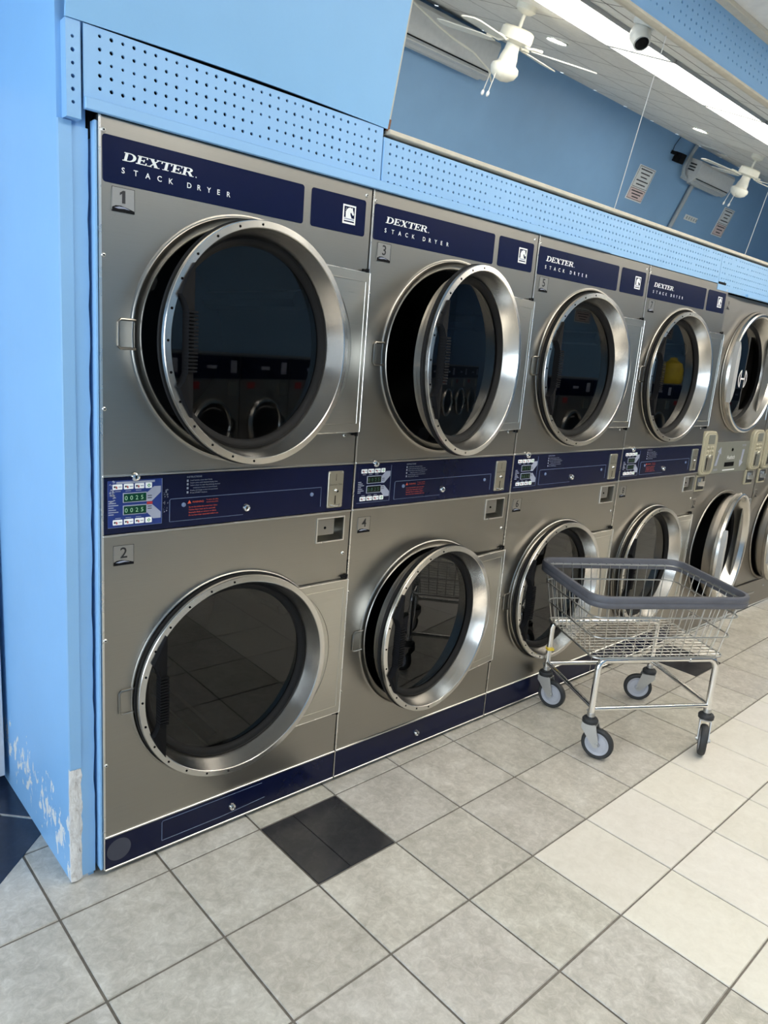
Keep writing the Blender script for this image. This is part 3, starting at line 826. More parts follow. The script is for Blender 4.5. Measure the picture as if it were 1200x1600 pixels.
b = MB().tube([(-LX, LY, .195), (LX, LY, .195)], .0095, 12); b.build('cross_bar', 'chrome', cart)
for s in (-1, 1): MB().tube([(s*LX, -LY, .200), (s*LX, LY, .200)], .0095, 12).build('side_bar', 'chrome', cart)
for s in (-1, 1): MB().tube([(-hxb+.03, s*(LY-.006), ZBK-.012), (hxb-.03, s*(LY-.006), ZBK-.012)], .0095, 12).build('basket_rail', 'chrome', cart)
WR = .0625
def fork_fn(b):
    for s in (-1, 1):
        b.add([(s*.0185, -.026, .140), (s*.0185, .030, .140), (s*.0185, .050, .062), (s*.0185, .043, .050), (s*.0185, .030, .050), (s*.0185, -.026, .118),
               (s*.0215, -.026, .140), (s*.0215, .030, .140), (s*.0215, .050, .062), (s*.0215, .043, .050), (s*.0215, .030, .050), (s*.0215, -.026, .118)],
              [(0, 1, 2, 3, 4, 5), (11, 10, 9, 8, 7, 6)]+[(i, (i+1) % 6, 6+(i+1) % 6, 6+i) for i in range(6)])
        b.cyl((s*.021, .040, .0625), (s*.028, .040, .0625), .0075, 12)
    b.box(-.0215, .0215, -.026, .030, .136, .141)
def cap_fn(b): b.revolve([(.020, .138), (.030, .140), (.031, .152), (.027, .158), (.018, .160), (.013, .168), (1e-4, .168)], 28, axis='z')
def tyre_fn(b): b.revolve([(.047, -.0125), (.056, -.0135), (.061, -.010), (WR, -.004), (WR, .004), (.061, .010), (.056, .0135), (.047, .0125), (.047, -.0125)], 56, axis='x')
def hub_fn(b): b.revolve([(1e-4, -.012), (.012, -.0125), (.014, -.0085), (.036, -.0075), (.040, -.0105), (.046, -.0115), (.0475, -.010), (.0475, .010), (.046, .0115), (.040, .0105), (.036, .0075), (.014, .0085), (.012, .0125), (1e-4, .012)], 48, axis='x')
def stem_nut_fn(b): b.cyl((0, 0, .166), (0, 0, .180), .0155, 12); b.dome(.006, (0, -.014, .186), .006, 10, 3)
# trail direction of every castor, in world axes
for (sx, sy), tr in {(-1, -1): (.28, -.96), (-1, 1): (.20, -.98), (1, 1): (-.55, .83), (1, -1): (-.90, -.44)}.items():
    c = part('cap', 'castor', cap_fn, 'rubber', cart, (sx*LX, sy*LY, 0))
    wa = math.atan2(tr[1], tr[0])-PI/2-ang
    c.rotation_euler = (0, 0, wa)
    part('fork', 'fork', fork_fn, 'zinc', c); part('tyre', 'tyre', tyre_fn, 'rubber', c, (0, .040, WR)); part('hub', 'wheel_hub', hub_fn, 'wheel_hub', c, (0, .040, WR))
    part('nut', 'stem_nut', stem_nut_fn, 'zinc', c)
b = MB().box(-LX-.015, -LX+.014, LY-.02, LY+.006, .262, .272); b.build('yellow_tag', 'yellow_plastic', cart)

# ------------------------------------------------------------------ floor
T = .30210; TA = .02227
ox, oy = -.14362, -.08621
ct, stt = math.cos(TA), math.sin(TA)
b = MB()
b.add([(-3.2, -4.0, -.004), (13, -4.0, -.004), (13, 1.2, -.004), (-3.2, 1.2, -.004)], [(0, 1, 2, 3)], 0); b.tone.append((1, 1, 1, 1))
rt = random.Random(3)
def tile(corners, m, tone, z=.0, g=.0, inset=.0016):
    cx = sum(p[0] for p in corners)/4; cy = sum(p[1] for p in corners)/4
    top = []; low = []
    for x, y in corners:
        d = math.hypot(x-cx, y-cy); k = (d-inset*1.5)/d
        top.append((cx+(x-cx)*k, cy+(y-cy)*k, z)); low.append((x, y, z-.003))
    n0 = len(b.f)
    b.add(top+low, [(0, 1, 2, 3), (4, 5, 1, 0), (5, 6, 2, 1), (6, 7, 3, 2), (7, 4, 0, 3)], m)
    for _ in range(5): b.tone.append(tone)
for i in range(-11, 44):
    for j in range(-5, 14):                # j counts rows away from the dryers
        x0, x1, y0, y1 = i*T, (i+1)*T, -(j+1)*T, -j*T
        cxl, cyl = (x0+x1)/2, (y0+y1)/2
        wx, wy = ox+cxl*ct-cyl*stt, oy+cxl*stt+cyl*ct
        if wx < -3.1 or wx > 12.8 or wy < -3.95 or wy > 1.1: continue
        if wx > .2 and wy > .5: continue
        cream = i >= 4 and j >= 2
        black = (j == 0 and i in (2, 10, 18, 26))
        gp = .0022 if cream else .0030
        if black: m = 3
        elif cream: m = 2
        else: m = 1
        k = rt.uniform(.95, 1.04); tone = (k, k*rt.uniform(.985, 1.0), k*rt.uniform(.955, 1.0), 1)
        if m == 1:
            warm_light = min(max((wx+.2)/2.5, 0), 1)*.05  # warm lamp light over the grey tiles put into their tone
            tone = (tone[0], tone[1]*(1-warm_light*.4), tone[2]*(1-warm_light), 1)
        def P(x, y): return (ox+x*ct-y*stt, oy+x*stt+y*ct)
        if black:                          # cut tile: two pieces with a fine joint
            xc = x0+.40*T
            tile([P(x0+gp, y0+gp), P(xc-.0008, y0+gp), P(xc-.0008, y1-gp), P(x0+gp, y1-gp)], m, tone)
            tile([P(xc+.0008, y0+gp), P(x1-gp, y0+gp), P(x1-gp, y1-gp), P(xc+.0008, y1-gp)], m, tone)
        else:
            tile([P(x0+gp, y0+gp), P(x1-gp, y0+gp), P(x1-gp, y1-gp), P(x0+gp, y1-gp)], m, tone)
# navy tiles laid on the diagonal by the entrance
q = math.sqrt(.5); DT = .32; s0 = .2015; n0 = .2521
for a in range(-6, 5):
    for c in range(0, 8):
        s_a, s_b, n_a, n_b = s0-(a+1)*DT, s0-a*DT, n0+c*DT, n0+(c+1)*DT
        pts = []
        for s, n_ in ((s_a+.003, n_a+.003), (s_b-.003, n_a+.003), (s_b-.003, n_b-.003), (s_a+.003, n_b-.003)):
            pts.append(((s-n_)*q, (s+n_)*q))
        if max(p[0] for p in pts) > -.05 and c > 2: continue
        if max(p[1] for p in pts) > 1.15 or min(p[0] for p in pts) < -3.1: continue
        tile(pts, 4, (1, 1, 1, 1), z=.0022)
struct('floor', b, ['grout', 'tile_grey', 'tile_cream', 'tile_black', 'tile_navy'], smooth=False)

# ------------------------------------------------------------------ left enclosure wall and its corner boards
b = MB()
xf0, xb0 = -.0775, -.0905
vs = [(xf0, .030, 0), (-.0165, .030, 0), (-.0165, .66, 0), (xb0, .66, 0)]
vs += [(x, y, 2.95) for x, y, z in vs]
b.add(vs, [(0, 1, 5, 4), (1, 2, 6, 5), (2, 3, 7, 6), (3, 0, 4, 7), (4, 5, 6, 7)])
struct('wall_left', b, 'blue_side', smooth=False)
b = MB(); z = .0; pts = []
N = 40; rr = random.Random(5)
e = [-.0145+rr.uniform(-.0022, .0016) for _ in range(N+1)]
L = [(-.050, .012+1.905*k/N) for k in range(N+1)]; Rr = [(e[k], .012+1.905*k/N) for k in range(N+1)]
for k in range(N):
    b.add([(L[k][0], .024, L[k][1]), (Rr[k][0], .024, Rr[k][1]), (Rr[k+1][0], .024, Rr[k+1][1]), (L[k+1][0], .024, L[k+1][1]),
           (Rr[k][0], .030, Rr[k][1]), (Rr[k+1][0], .030, Rr[k+1][1])], [(0, 1, 2, 3), (1, 4, 5, 2)])
b.add([(-.050, .024, 1.917), (e[N], .024, 1.917), (e[N], .031, 1.917), (-.05, .031, 1.917)], [(0, 1, 2, 3)])
struct('trim_1', b, 'blue_board')
b = MB().plate(-.0785, -.049, .345, 1.925, .020, .031, .001, .001); struct('trim_2', b, 'blue_board')
b = MB()
pl = []
for k in range(15):
    z0 = .006+.34*k/14; pl.append((z0, -.0795+rr.uniform(-.0008, .0008), -.048+rr.uniform(-.0025, .002), .0215+rr.uniform(-.0012, .0012)))
for k in range(14):
    (z0, a0, c0, y0), (z1, a1, c1, y1) = pl[k], pl[k+1]
    mid0, mid1 = (a0+c0)/2, (a1+c1)/2
    b.add([(a0, y0, z0), (mid0, y0-.003, z0), (c0, y0+.002, z0), (a1, y1, z1), (mid1, y1-.003, z1), (c1, y1+.002, z1), (a0+.001, .034, z0), (a1+.001, .034, z1), (c0, .031, z0), (c1, .031, z1)],
          [(0, 1, 4, 3), (1, 2, 5, 4), (6, 0, 3, 7), (2, 8, 9, 5)])
struct('trim_3', b, 'peeled_wood')
# blue painted lining against the first dryer
b = MB().plate(-.0062, -.0008, .02, 1.935, .004, .05, .0005, .0005); struct('trim_4', b, 'blue_board')
# white door by the entrance
b = MB().plate(-.95, -.1035, .045, 2.10, .578, .62, .002, .002); struct('door_1', b, 'white_wood')

# ------------------------------------------------------------------ back wall above the dryers, pegboards
b = MB().box(-.012, 5.2, .030, .08, 1.90, 2.95); struct('wall_back', b, 'gap_shade')  # wall itself coloured near black, as shade behind the pegboards
b = MB().box(-3.2, -.09, .66, .72, 0, 2.95); struct('wall_left_back', b, 'blue_paint')
b = MB().box(-.09, 5.2, 1.12, 1.18, 0, 2.95); struct('wall_service', b, 'blue_paint')

def pegboard(b, x0, x1, z0, z1, hx0, hz0, px, pz, r, y, th=.005, seg=8, zmin=None):
    """sheet with real holes; first hole at (hx0,hz0)"""
    xs = []; x = hx0
    while x-px/2 > x0-1e-6: x -= px
    while x-px/2 < x0-1e-6: x += px
    while x+px/2 < x1+1e-6: xs.append(x); x += px
    zs = []; z = hz0
    while z-pz/2 > z0-1e-6: z -= pz
    while z-pz/2 < z0-1e-6: z += pz
    while z+pz/2 < z1+1e-6: zs.append(z); z += pz
    X0, X1, Z0, Z1 = xs[0]-px/2, xs[-1]+px/2, zs[0]-pz/2, zs[-1]+pz/2
    for a, c, d, f in ((x0, X0, z0, z1), (X1, x1, z0, z1), (X0, X1, z0, Z0), (X0, X1, Z1, z1)):
        if c-a > 1e-5 and f-d > 1e-5: b.add([(a, y, d), (c, y, d), (c, y, f), (a, y, f)], [(0, 1, 2, 3)])
    for x in xs:
        for z in zs:
            if rt.random() < .035:         # painted shut
                b.add([(x-px/2, y, z-pz/2), (x+px/2, y, z-pz/2), (x+px/2, y, z+pz/2), (x-px/2, y, z+pz/2)], [(0, 1, 2, 3)]); continue
            vi = []; vo = []; vd = []
            rj = r*rt.uniform(.85, 1.12)
            for k in range(seg):
                a = 2*PI*(k+.5)/seg; c, s = math.cos(a), math.sin(a)
                t = min((px/2)/abs(c), (pz/2)/abs(s)); 
                vi.append((x+rj*c, y, z+rj*s)); vd.append((x+rj*c, y+th, z+rj*s))
            sq = [(px/2, pz/2), (-px/2, pz/2), (-px/2, -pz/2), (px/2, -pz/2)]
            # outer ring: eight points, corners doubled up with edge middles
            oc = []
            for k in range(seg):
                a = 2*PI*(k+.5)/seg; c, s = math.cos(a), math.sin(a); m_ = max(abs(c), abs(s))
                oc.append((x+px/2*(1 if c > .3 else -1 if c < -.3 else c/m_), y, z+pz/2*(1 if s > .3 else -1 if s < -.3 else s/m_)))
            b.add(vi+oc+vd, [(k, k+seg, (k+1) % seg+seg, (k+1) % seg) for k in range(seg)]+[((k+1) % seg, (k+1) % seg+2*seg, k+2*seg, k) for k in range(seg)])
    # rim edges
    b.add([(x0, y, z0), (x1, y, z0), (x1, y, z1), (x0, y, z1), (x0, y+th, z0), (x1, y+th, z0), (x1, y+th, z1), (x0, y+th, z1)], [(0, 4, 5, 1), (1, 5, 6, 2), (2, 6, 7, 3), (3, 7, 4, 0)])
PR = .0040
def peg_obj(label, *a, **k):
    bb = MB(); pegboard(bb, *a, **k); return tag(bb.build('pegboard', 'blue_board', smooth=False), label, 'pegboard')
peg_obj('narrow strip of blue pegboard in the corner by the left wall', -.0665, -.0360, 1.9265, 2.1165, -.0525, 2.033, .0254, .0254, PR, -.002, th=.032)
peg_obj('blue pegboard sheet above the first dryer, left of the vertical joint', -.0300, .8200, 1.9495, 2.1165, -.0205, 2.0495, .0254, .0258, PR, -.002)
peg_obj('long blue pegboard sheet under the mirrors', .8232, 3.0600, 1.9495, 2.0940, .8770, 2.0540, .0254, .0260, PR, -.002)
peg_obj('blue pegboard sheet above the dull grey dryers', 3.0630, 5.2000, 1.9200, 2.0940, 3.0900, 2.0540, .0254, .0260, PR, -.002)
peg_obj('upper blue pegboard band between mirror and ceiling', .60, 5.2, 2.7385, 2.94, .9, 2.7490, .0420, .0315, .0052, -.130)
MB_b = MB().plate(-.0300, 2.062, 1.9485, 1.9735, -.012, -.0022, .002, .002); struct('trim_5', MB_b, 'blue_board')
b = MB().plate(3.40, 5.2, 1.917, 1.932, -.014, -.0022, .002, .002); struct('trim_6', b, 'blue_board')
b = MB().plate(.8235, .8300, 1.974, 2.085, -.006, -.0022, .002, .002); struct('trim_7', b, 'blue_board')
for x, z in ((.04, 1.962), (.46, 1.960)): pass
# ledge under the mirrors
b = MB().plate(.836, 5.2, 2.1030, 2.1165, -.013, .02, .002, .002); struct('trim_8', b, 'cream_trim')
# upper trim rail
b = MB().plate(.60, 5.2, 2.7160, 2.7270, -.142, -.112, .002, .002); struct('trim_9', b, 'cream_trim')
b = MB().plate(.60, 5.2, 2.7272, 2.7390, -.136, -.118, .002, .002); struct('trim_10', b, 'blue_board')
b = MB().plate(.60, 5.2, 2.9300, 2.9500, -.165, -.128, .002, .002); struct('trim_11', b, 'cream_trim')
b = MB().box(.60, 5.2, -.122, .03, 2.735, 2.945); struct('wall_soffit', b, 'gap_shade')  # coloured near black as shade behind the upper pegboard

# ------------------------------------------------------------------ slanted panel and mirrors
K = .2
def slant(b, x0, x1, z0, z1, th, arc=0, n=24, off=0):
    vs = []
    nv = Vector((0, 1, K)).normalized()
    for k in range(n+1):
        x = x0+(x1-x0)*k/n; t = k/n
        zl = z0+arc*math.sin(PI*t)
        for z in (zl, z1):
            p = Vector((x, -K*(z-2.12)-off, z)); vs.append(p); vs.append(p+nv*th)
    fs = []
    for k in range(n):
        o, q_ = 4*k, 4*k+4
        fs += [(o, q_, q_+2, o+2), (o+1, o+3, q_+3, q_+1), (o, o+1, q_+1, q_), (o+2, q_+2, q_+3, o+3)]
    fs += [(0, 2, 3, 1), (4*n, 4*n+1, 4*n+3, 4*n+2)]
    b.add(vs, fs)
b = MB(); slant(b, -.0670, .8330, 2.1165, 2.945, .010, .007, off=.006)
tag(b.build('wall_panel', 'blue_paint', smooth=False), 'plain blue painted board left of the mirrors, above the pegboard', 'panel')
MX = [(.8400, 2.0570, 'slanted mirror nearest the blue board, showing the large air conditioner'), (2.0600, 3.3060, 'middle slanted mirror, showing the wall signs'), (3.3090, 4.5560, 'far right slanted mirror at the picture edge')]
for x0, x1, lb in MX:
    t = thing('mirror', lb, 'mirror', (0, 0, 0), group='slanted mirrors over the dryers')
    b = MB(); slant(b, x0, x1, 2.1185, 2.7150, .005, n=1); b.build('mirror_glass', 'mirror', t, smooth=False)
    b = MB(); slant(b, x0-.0012, x0+.0012, 2.1185, 2.7150, .004, n=1, off=.0012); b.build('mirror_edge', 'white_plastic', t, smooth=False)
    if x0 < 1:
        b = MB(); slant(b, x0-.0075, x0-.0012, 2.118, 2.718, .006, n=1, off=.004); b.build('edge_channel', 'cream_trim', t, smooth=False)
        b = MB(); slant(b, x0-.0082, x0+.001, 2.112, 2.142, .006, n=1, off=.0055); b.build('rusty_clip', 'rust', t, smooth=False)
# backing behind the mirrors, coloured near black as gap shade
b = MB(); slant(b, .836, 5.2, 2.118, 2.716, .006, n=1, off=-.008); struct('wall_mirror_back', b, 'gap_shade', smooth=False)

# turret camera under the upper rail
t = thing('security_camera', 'white round ceiling security camera reflected at the top edge of the middle mirror', 'camera', (3.05, -1.0, 2.95))
b = MB().revolve([(1e-4, 0), (.062, 0), (.062, -.022), (.054, -.032), (1e-4, -.032)], 32, axis='z'); b.build('base', 'camera_white', t)
c0 = Vector((0, 0, -.068)); aim = Vector((-.30, .74, -.60)).normalized()
b = MB().ball(c0, .055, 28, 16); b.build('ball', 'camera_white', t)
b = MB().tube([c0+aim*.022, c0+aim*.066], [.050, .043], 28); b.build('lens_hood', 'camera_white', t)
b = MB().tube([c0+aim*.0655, c0+aim*.0685], [.036, .034], 24); b.build('lens', 'lens_black', t)

b = MB().plate(3.065, 3.150, ZT+.0005, ZT+.012, -.004, .03, .003, .002); b.ball((3.13, .005, ZT+.014), .008)
tag(b.build('clip', 'black_plastic'), 'small black clip lying on top of the dryer with door 7', 'clip')

# ------------------------------------------------------------------ ceiling, lamps
b = MB(); g = .61
LPX = 1.385; LX0 = 3.866-4*LPX
def in_lamp(x, y): return False
b.add([(-3.2, -4.0, 2.956), (13, -4.0, 2.956), (13, .7, 2.956), (-3.2, .7, 2.956)], [(0, 3, 2, 1)], 1)
for i in range(27):
    for j in range(8):
        x0 = -3.2+i*g; y1 = .66-j*g
        b.add([(x0+.005, y1-g+.005, 2.95), (x0+g-.005, y1-g+.005, 2.95), (x0+g-.005, y1-.005, 2.95), (x0+.005, y1-.005, 2.95)], [(0, 3, 2, 1)], 0)
struct('ceiling', b, ['ceiling_tile', 'ceiling_gap'], smooth=False)
YA, YB = -1.86, -1.29
lamp0 = None
ORD = ['first', 'second', 'third', 'fourth', 'fifth', 'sixth', 'seventh', 'eighth', 'ninth', 'tenth', 'eleventh']
def lamp_frame(b):
    x1 = LPX-.004
    for a, c, d, f in ((.004, .022, YA, YB), (x1-.018, x1, YA, YB), (.004, x1, YA, YA+.02), (.004, x1, YB-.02, YB)):
        b.box(a, c, d, f, 2.930, 2.9495)
def lamp_diff(b): b.box(.020, LPX-.020, YA+.018, YB-.018, 2.936, 2.948)
k = 0
for i in range(1, 9):  # panel nearest the shopfront is unseen, added to brighten the floor
    x = LX0+i*LPX
    if x+LPX > 12.9: continue
    t = thing('ceiling_light', '%s luminous ceiling panel from the shopfront in the long row' % ORD[k], 'ceiling light', (x, 0, 0), group='luminous panels in one row along the ceiling'); k += 1
    part('lf', 'light_frame', lamp_frame, 'frame_metal', t); part('ld', 'diffuser', lamp_diff, 'diffuser', t)
for x, y, lb in ((1.38, -2.5, 'unseen round downlight nearest the shopfront, added to brighten the room'), (4.26, -2.65, 'round recessed downlight beside the nearer ceiling fan'), (7.14, -2.93, 'round recessed downlight near the small air conditioner')):  # the one nearest the shopfront is unseen, added as extra room light
    t = thing('downlight', lb, 'ceiling light', (x, y, 2.95))
    MB().revolve([(.095, 0), (.095, -.008), (.082, -.012), (.078, -.006)], 32, axis='z').build('trim_ring', 'fan_white', t)
    MB().disc(.080, (0, 0, -.005), 32, 'z').build('lamp_disc', 'downlight', t)

# ------------------------------------------------------------------ rest of the room (seen in the mirrors and the door glass)
b = MB().box(-3.2, 13.0, -4.06, -4.0, 0, 2.95); struct('wall_right', b, 'blue_far')
b = MB().box(13.0, 13.06, -4.06, 1.18, 0, 2.95); struct('wall_far', b, 'blue_far')
b = MB().box(4.905, 13.0, .03, .08, 0, 2.95); struct('wall_back_far', b, 'blue_far')
# shopfront with its window
b = MB()
b.box(-3.26, -3.2, -4.06, .72, 0, .30); b.box(-3.26, -3.2, -4.06, .72, 2.55, 2.95); b.box(-3.26, -3.2, -4.06, -3.9, .30, 2.55); b.box(-3.26, -3.2, .55, .72, .30, 2.55)
struct('wall_front', b, 'blue_paint', smooth=False)
b = MB()
for y in (-3.9, -2.42, -.93, .55): b.box(-3.25, -3.21, y-.025, y+.025, .30, 2.55)
for z in (.30, 2.55): b.box(-3.25, -3.21, -3.9, .55, z-.025, z+.025)
wf = struct('window_1', b, 'frame_metal', smooth=False)
MB().box(-3.233, -3.228, -3.87, .52, .33, 2.52).build('window_pane', 'window_glass', wf, smooth=False)

# ceiling fans
def blade_fn(b):
    pts = [(.16, -.030), (.24, -.052), (.56, -.062), (.610, -.045), (.622, 0), (.610, .045), (.56, .062), (.24, .052), (.16, .030)]
    A = [(x, y, .004-.10*y+.0) for x, y in pts]; B = [(x, y, z-.006) for x, y, z in A]; n = len(pts)
    b.add(A+B, [tuple(range(n)), tuple(range(2*n-1, n-1, -1))]+[(j, i, n+i, n+j) for i in range(n) for j in [(i+1) % n]])
def bracket_fn(b): b.tube([(.085, 0, .0), (.12, 0, -.012), (.16, .0, -.004), (.22, 0, -.004)], .0075, 8)
def fan(x, y, z0, drop, a0, lb):
    t = thing('ceiling_fan', lb, 'ceiling fan', (x, y, z0))
    part('canopy', 'canopy', lambda b: b.revolve([(1e-4, 0), (.068, 0), (.066, -.03), (.045, -.048), (.016, -.055)], 32, axis='z'), 'fan_white', t)
    MB().cyl((0, 0, -.05), (0, 0, -drop+.045), .0115, 14).build('downrod', 'fan_white', t)
    part('motor', 'motor', lambda b: b.revolve([(1e-4, .050), (.095, .050), (.108, .040), (.112, 0), (.108, -.022), (.07, -.030), (.05, -.036), (1e-4, -.036)], 40, axis='z'), 'fan_white', t, (0, 0, -drop))
    part('neck', 'light_neck', lambda b: b.revolve([(.045, -.030), (.048, -.075), (.060, -.115), (.062, -.140), (.066, -.150)], 28, axis='z'), 'fan_white', t, (0, 0, -drop))
    part('shade', 'lamp_shade', lambda b: b.revolve([(.064, -.148), (.092, -.165), (.098, -.190), (.082, -.225), (.045, -.248), (1e-4, -.256)], 32, axis='z'), 'shade_glass', t, (0, 0, -drop))
    for k in range(4):
        q_ = part('blade', 'blade', blade_fn, 'fan_white', t, (0, 0, -drop-.045)); q_.rotation_euler = (0, 0, R(a0+90*k))
        part('bracket', 'blade_bracket', bracket_fn, 'fan_white', q_, (0, 0, .02))
    for s in (-1, 1):
        q_ = part('chain', 'pull_chain', lambda b: b.tube([(.062, 0, -.14), (.078, 0, -.20), (.086, 0, -.34)], .0025, 6), 'fan_white', t, (0, 0, -drop)); q_.rotation_euler = (0, 0, R(200+30*s))
        part('fob', 'chain_fob', lambda b: b.ball((.086, 0, -.352), .011, 10, 8, sz=1.6), 'white_plastic', q_)
fan(3.33, -2.14, 2.95, .185, 75, 'white four blade ceiling fan with bowl lamp, in front of the large air conditioner')
fan(7.83, -2.56, 2.95, .185, 25, 'white ceiling fan with bowl lamp, near the small air conditioner')

def aircon(x0, x1, z0, z1, lb, cap=False):
    t = thing('air_conditioner', lb, 'air conditioner', ((x0+x1)/2, -4.0, z0)); w = (x1-x0)/2; h = z1-z0
    b = MB(); pr = [(0, .02), (.15, .0), (.19, .03), (.215, .09), (.215, h-.03), (.19, h), (0, h)]
    n = len(pr); b.add([(-w, y, z) for y, z in pr]+[(w, y, z) for y, z in pr], [tuple(range(n-1, -1, -1)), tuple(range(n, 2*n))]+[(i, (i+1) % n, n+(i+1) % n, n+i) for i in range(n)])
    b.build('case', 'ac_white', t, angle=30)
    MB().box(-w+.03, w-.03, .198, .219, .068, .078).build('air_gap', 'hole_black', t)
    MB().add([(-w+.04, .10, -.012), (w-.04, .10, -.012), (w-.04, .222, .040), (-w+.04, .222, .040), (-w+.04, .10, -.004), (w-.04, .10, -.004), (w-.04, .222, .048), (-w+.04, .222, .048)], [(0, 1, 2, 3), (7, 6, 5, 4), (0, 4, 5, 1), (1, 5, 6, 2), (2, 6, 7, 3), (3, 7, 4, 0)]).build('louvre', 'ac_white', t)
    if cap:
        b = MB()
        for k in range(3): b.add([(-w-.001, .05, h-.05-k*.035), (-w-.001, .15, h-.05-k*.035), (-w-.001, .15, h-.068-k*.035), (-w-.001, .05, h-.068-k*.035)], [(0, 1, 2, 3)])
        b.build('side_label', 'dark_print', t)
    return t
aircon(3.35, 4.83, 2.585, 2.905, 'large white air conditioner high on the far wall behind the nearer fan')
aircon(8.95, 9.93, 2.52, 2.80, 'small white air conditioner with dark side label, beside the pipe', True)
b = MB().tube([(3.60, -3.70, 2.885), (3.66, -3.70, 2.865), (3.95, -3.66, 2.79), (4.15, -3.64, 2.755), (4.35, -3.60, 2.73), (4.60, -3.6, 2.66), (4.83, -3.76, 2.60)], .008, 8)
tag(b.build('cord', 'fan_white'), 'white cord running loosely across the large air conditioner', 'cord')

def sign(x0, x1, z0, z1, split, lb, dark='dark_print'):
    t = thing('wall_sign', lb, 'sign', ((x0+x1)/2, -4.0, (z0+z1)/2)); w = (x1-x0)/2; h = (z1-z0)/2
    def pl(b, a, c, e, f, y0, y1): b.box(a, c, y0, y1, e, f)
    b = MB(); b.box(-w, w, 0, .006, -h, h); b.build('board', 'sign_white', t)
    zs = -h+(split*2*h)
    b = MB(); b.box(-w+.012, w-.012, .006, .0075, -h+.012, zs-.01); b.build('lower_notice', 'sign_pink', t)
    b = MB()
    for e, f in ((-h+.018, zs-.016), (zs+.004, h-.014)):
        n = max(3, int((f-e)/.042))
        for k in range(n):
            zz = f-.020-k*(f-e-.02)/n; ww = w*(.72-.16*(k % 3))
            b.box(-ww, ww, .0076, .0085, zz-.014, zz)
        for a, c in ((-w+.016, -w+.021), (w-.021, w-.016)): b.box(a, c, .0076, .0085, e, f)
        for zz in (e, f): b.box(-w+.016, w-.016, .0076, .0085, zz-.003, zz+.003)
    b.build('sign_print', dark, t)
sign(7.98, 8.36, 2.09, 2.50, .38, 'printed white notice with pink lower half on the far wall, left of the pipe')
sign(10.45, 10.78, 2.04, 2.44, .45, 'printed white notice on the far wall below the small air conditioner')
t = thing('notice_card', 'small pale card on the far wall to the right of the pipe', 'card', (9.71, -4.0, 2.135))
MB().box(-.18, .18, -.002, .004, -.035, .035).build('card', 'sign_white', t)
b = MB(); [b.box(-.14+k*.07, -.10+k*.07, .004, .005, -.02, .02) for k in range(5)]; b.build('card_print', 'pipe_grey', t)
t = thing('ceiling_vent', 'small white ceiling vent grille by the far wall', 'vent', (8.80, -3.66, 2.95))
MB().box(-.16, .16, -.14, .14, -.010, 0).build('vent_frame', 'sign_white', t)
b = MB(); [b.box(-.13, .13, -.11+k*.05, -.085+k*.05, -.013, -.010) for k in range(5)]; b.build('vent_slats', 'pipe_grey', t)
t = thing('wall_camera', 'small black box camera with a cable on the far wall', 'camera', (8.50, -4.0, 2.755))
MB().box(-.02, .02, 0, .10, -.015, .025).build('bracket', 'black_plastic', t)
MB().plate(.0, .11, -.085, .03, .05, .16, .008, .004).build('camera_body', 'black_plastic', t)
MB().tube([(-.005, .01, .02), (-.015, .008, .08), (.03, .006, .19)], .004, 6).build('cable', 'black_plastic', t)
b = MB().tube([(9.22, -3.965, 1.42), (9.24, -3.965, 2.0), (9.265, -3.965, 2.48), (9.262, -3.95, 2.53)], .030, 12)
tag(b.build('wall_pipe', 'pipe_grey'), 'grey pipe cover running down the far wall', 'pipe')
b = MB().tube([(8.925, -3.90, 2.56), (8.86, -3.92, 2.58), (8.83, -3.94, 2.66), (8.87, -3.95, 2.80), (8.93, -3.965, 2.95)], .024, 12)
tag(b.build('insulated_hose', 'pipe_grey'), 'thick bent hose between small air conditioner and ceiling', 'hose')

# bank of washers along the opposite wall
def wbody(b):
    b.box(.004, .696, 0, .75, .10, 1.36)
    b.box(.02, .68, -.05, .70, .0, .10)
def wband(b): b.plate(.008, .692, 1.15, 1.345, -.006, 0, .004, .002)
def wring(b): b.revolve([(.235, 0), (.240, -.02), (.225, -.04), (.205, -.042), (.190, -.02), (.182, .0)], 48, (.35, 0, .74))
def wglass(b):
    pr = [(.184*math.sin(R(90*k/8)) if k else 1e-4, -.060+.055*(k/8)**2) for k in range(9)]
    b.revolve(pr, 40, (.35, 0, .74))
def whandle(b): b.tube([(.135, -.045, .68), (.12, -.062, .71), (.12, -.062, .77), (.135, -.045, .80)], .012, 10)
def wcoin(b): b.plate(.05, .15, 1.00, 1.12, -.012, 0, .004, .002)
def wlabel(b): b.plate(.50, .60, 1.06, 1.12, -.002, 0, .002, .0005)
def wprint(b):
    b.flat([(.30, 1.235), (.42, 1.235), (.42, 1.265), (.30, 1.265)], -.0066); b.flat([(.05, 1.20), (.13, 1.20), (.13, 1.31), (.05, 1.31)], -.0066)
protos = None
for k in range(-3, 12):
    x = 3.86+k*.70
    wl = 'front loading washer in the row along the opposite wall, seen only as reflections'
    if protos is None:
        protos = thing('washing_machine', wl, 'washer', (x+.70, -3.2, 0), PI, 'washers along the opposite wall')
        part('wbody', 'body', wbody, 'grey_steel', protos); part('wband', 'control_band', wband, 'navy', protos)
        q_ = part('wring', 'door', wring, 'ring_steel', protos); part('wglass', 'door_glass', wglass, 'lens_black', q_); part('whandle', 'handle', whandle, 'black_plastic', q_)
        part('wcoin', 'coin_box', wcoin, 'coin_steel', protos); part('wlabel', 'warning_label', wlabel, 'red_print', protos); part('wprint', 'band_print', wprint, 'pale_print', protos)
    else:
        c = copy_tree(protos); c.location = (x+.70, -3.2, 0)
b = MB()
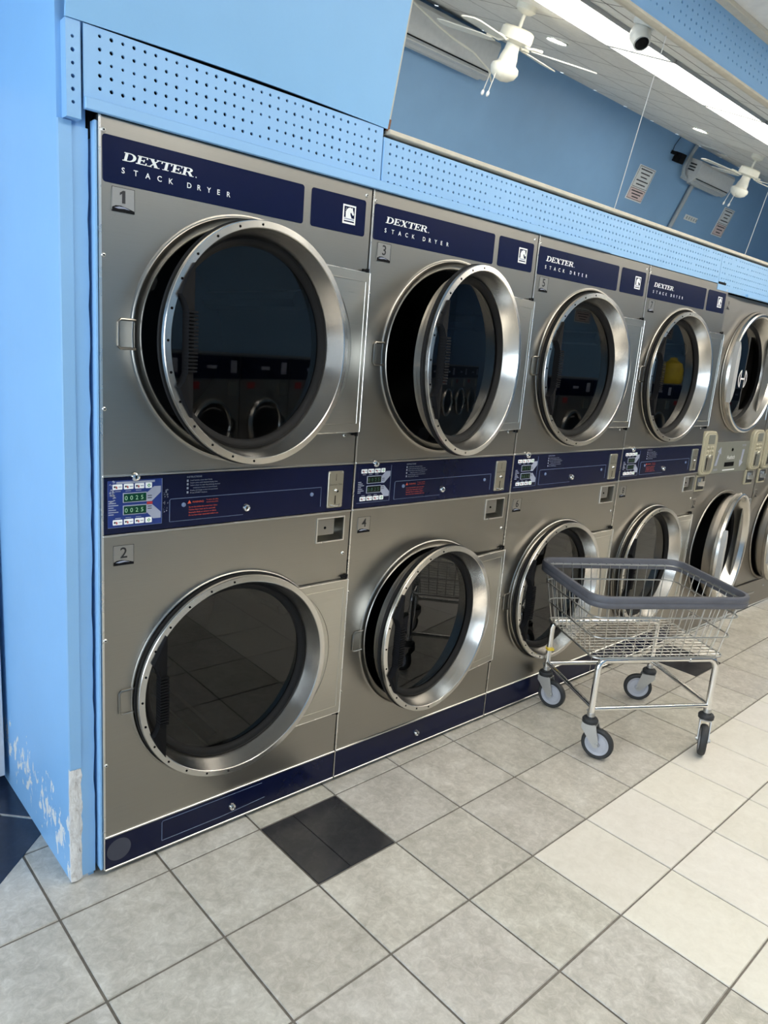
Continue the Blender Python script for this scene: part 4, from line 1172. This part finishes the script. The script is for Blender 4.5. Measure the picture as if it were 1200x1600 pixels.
pr = [(1e-4, 0), (.15, 0), (.17, .05), (.165, .20), (.13, .30), (.06, .34), (.05, .38), (1e-4, .39)]
b.revolve(pr, 24, (10.0, -3.52, 1.36), 'z')
tag(b.build('laundry_bag', 'yellow_plastic'), 'yellow laundry bag standing on a washer, mirrored in door 7', 'bag')

# ------------------------------------------------------------------ light, world, camera
w = bpy.data.worlds.new('World'); S.world = w; w.use_nodes = True
bg = w.node_tree.nodes['Background']; bg.inputs['Color'].default_value = (.80, .90, 1.0, 1); bg.inputs['Strength'].default_value = 7.5
la = bpy.data.lights.new('daylight_portal', 'AREA'); la.shape = 'RECTANGLE'; la.size = 4.4; la.size_y = 2.2
la.cycles.is_portal = True
lo = bpy.data.objects.new('daylight_portal', la); COL.objects.link(lo)
lo.location = (-3.19, -1.675, 1.42); lo.rotation_euler = (R(90), 0, R(-90))

f_px = 1123.08; yaw, pit, rol = .7361, -.2183, .0796
fw = Vector((math.sin(yaw)*math.cos(pit), math.cos(yaw)*math.cos(pit), math.sin(pit)))
r0 = Vector((math.cos(yaw), -math.sin(yaw), 0)); u0 = r0.cross(fw)
rv = r0*math.cos(rol)+u0*math.sin(rol); uv = -r0*math.sin(rol)+u0*math.cos(rol)
cd = bpy.data.cameras.new('camera'); cam = bpy.data.objects.new('camera', cd); COL.objects.link(cam)
mw = Matrix((( rv.x, uv.x, -fw.x, CAM.x), (rv.y, uv.y, -fw.y, CAM.y), (rv.z, uv.z, -fw.z, CAM.z), (0, 0, 0, 1)))
cam.matrix_world = mw
cd.sensor_fit = 'VERTICAL'; cd.sensor_height = 24; cd.sensor_width = 18; cd.lens = f_px/1600*24; cd.clip_start = .02
S.camera = cam
S.view_settings.view_transform = 'Standard'; S.view_settings.look = 'None'; S.view_settings.gamma = 1
S.view_settings.use_curve_mapping = False
S.view_settings.exposure = 0.08
S.cycles.max_bounces = 10; S.cycles.glossy_bounces = 6; S.cycles.diffuse_bounces = 5; S.cycles.transparent_max_bounces = 12
S.cycles.sample_clamp_indirect = 8
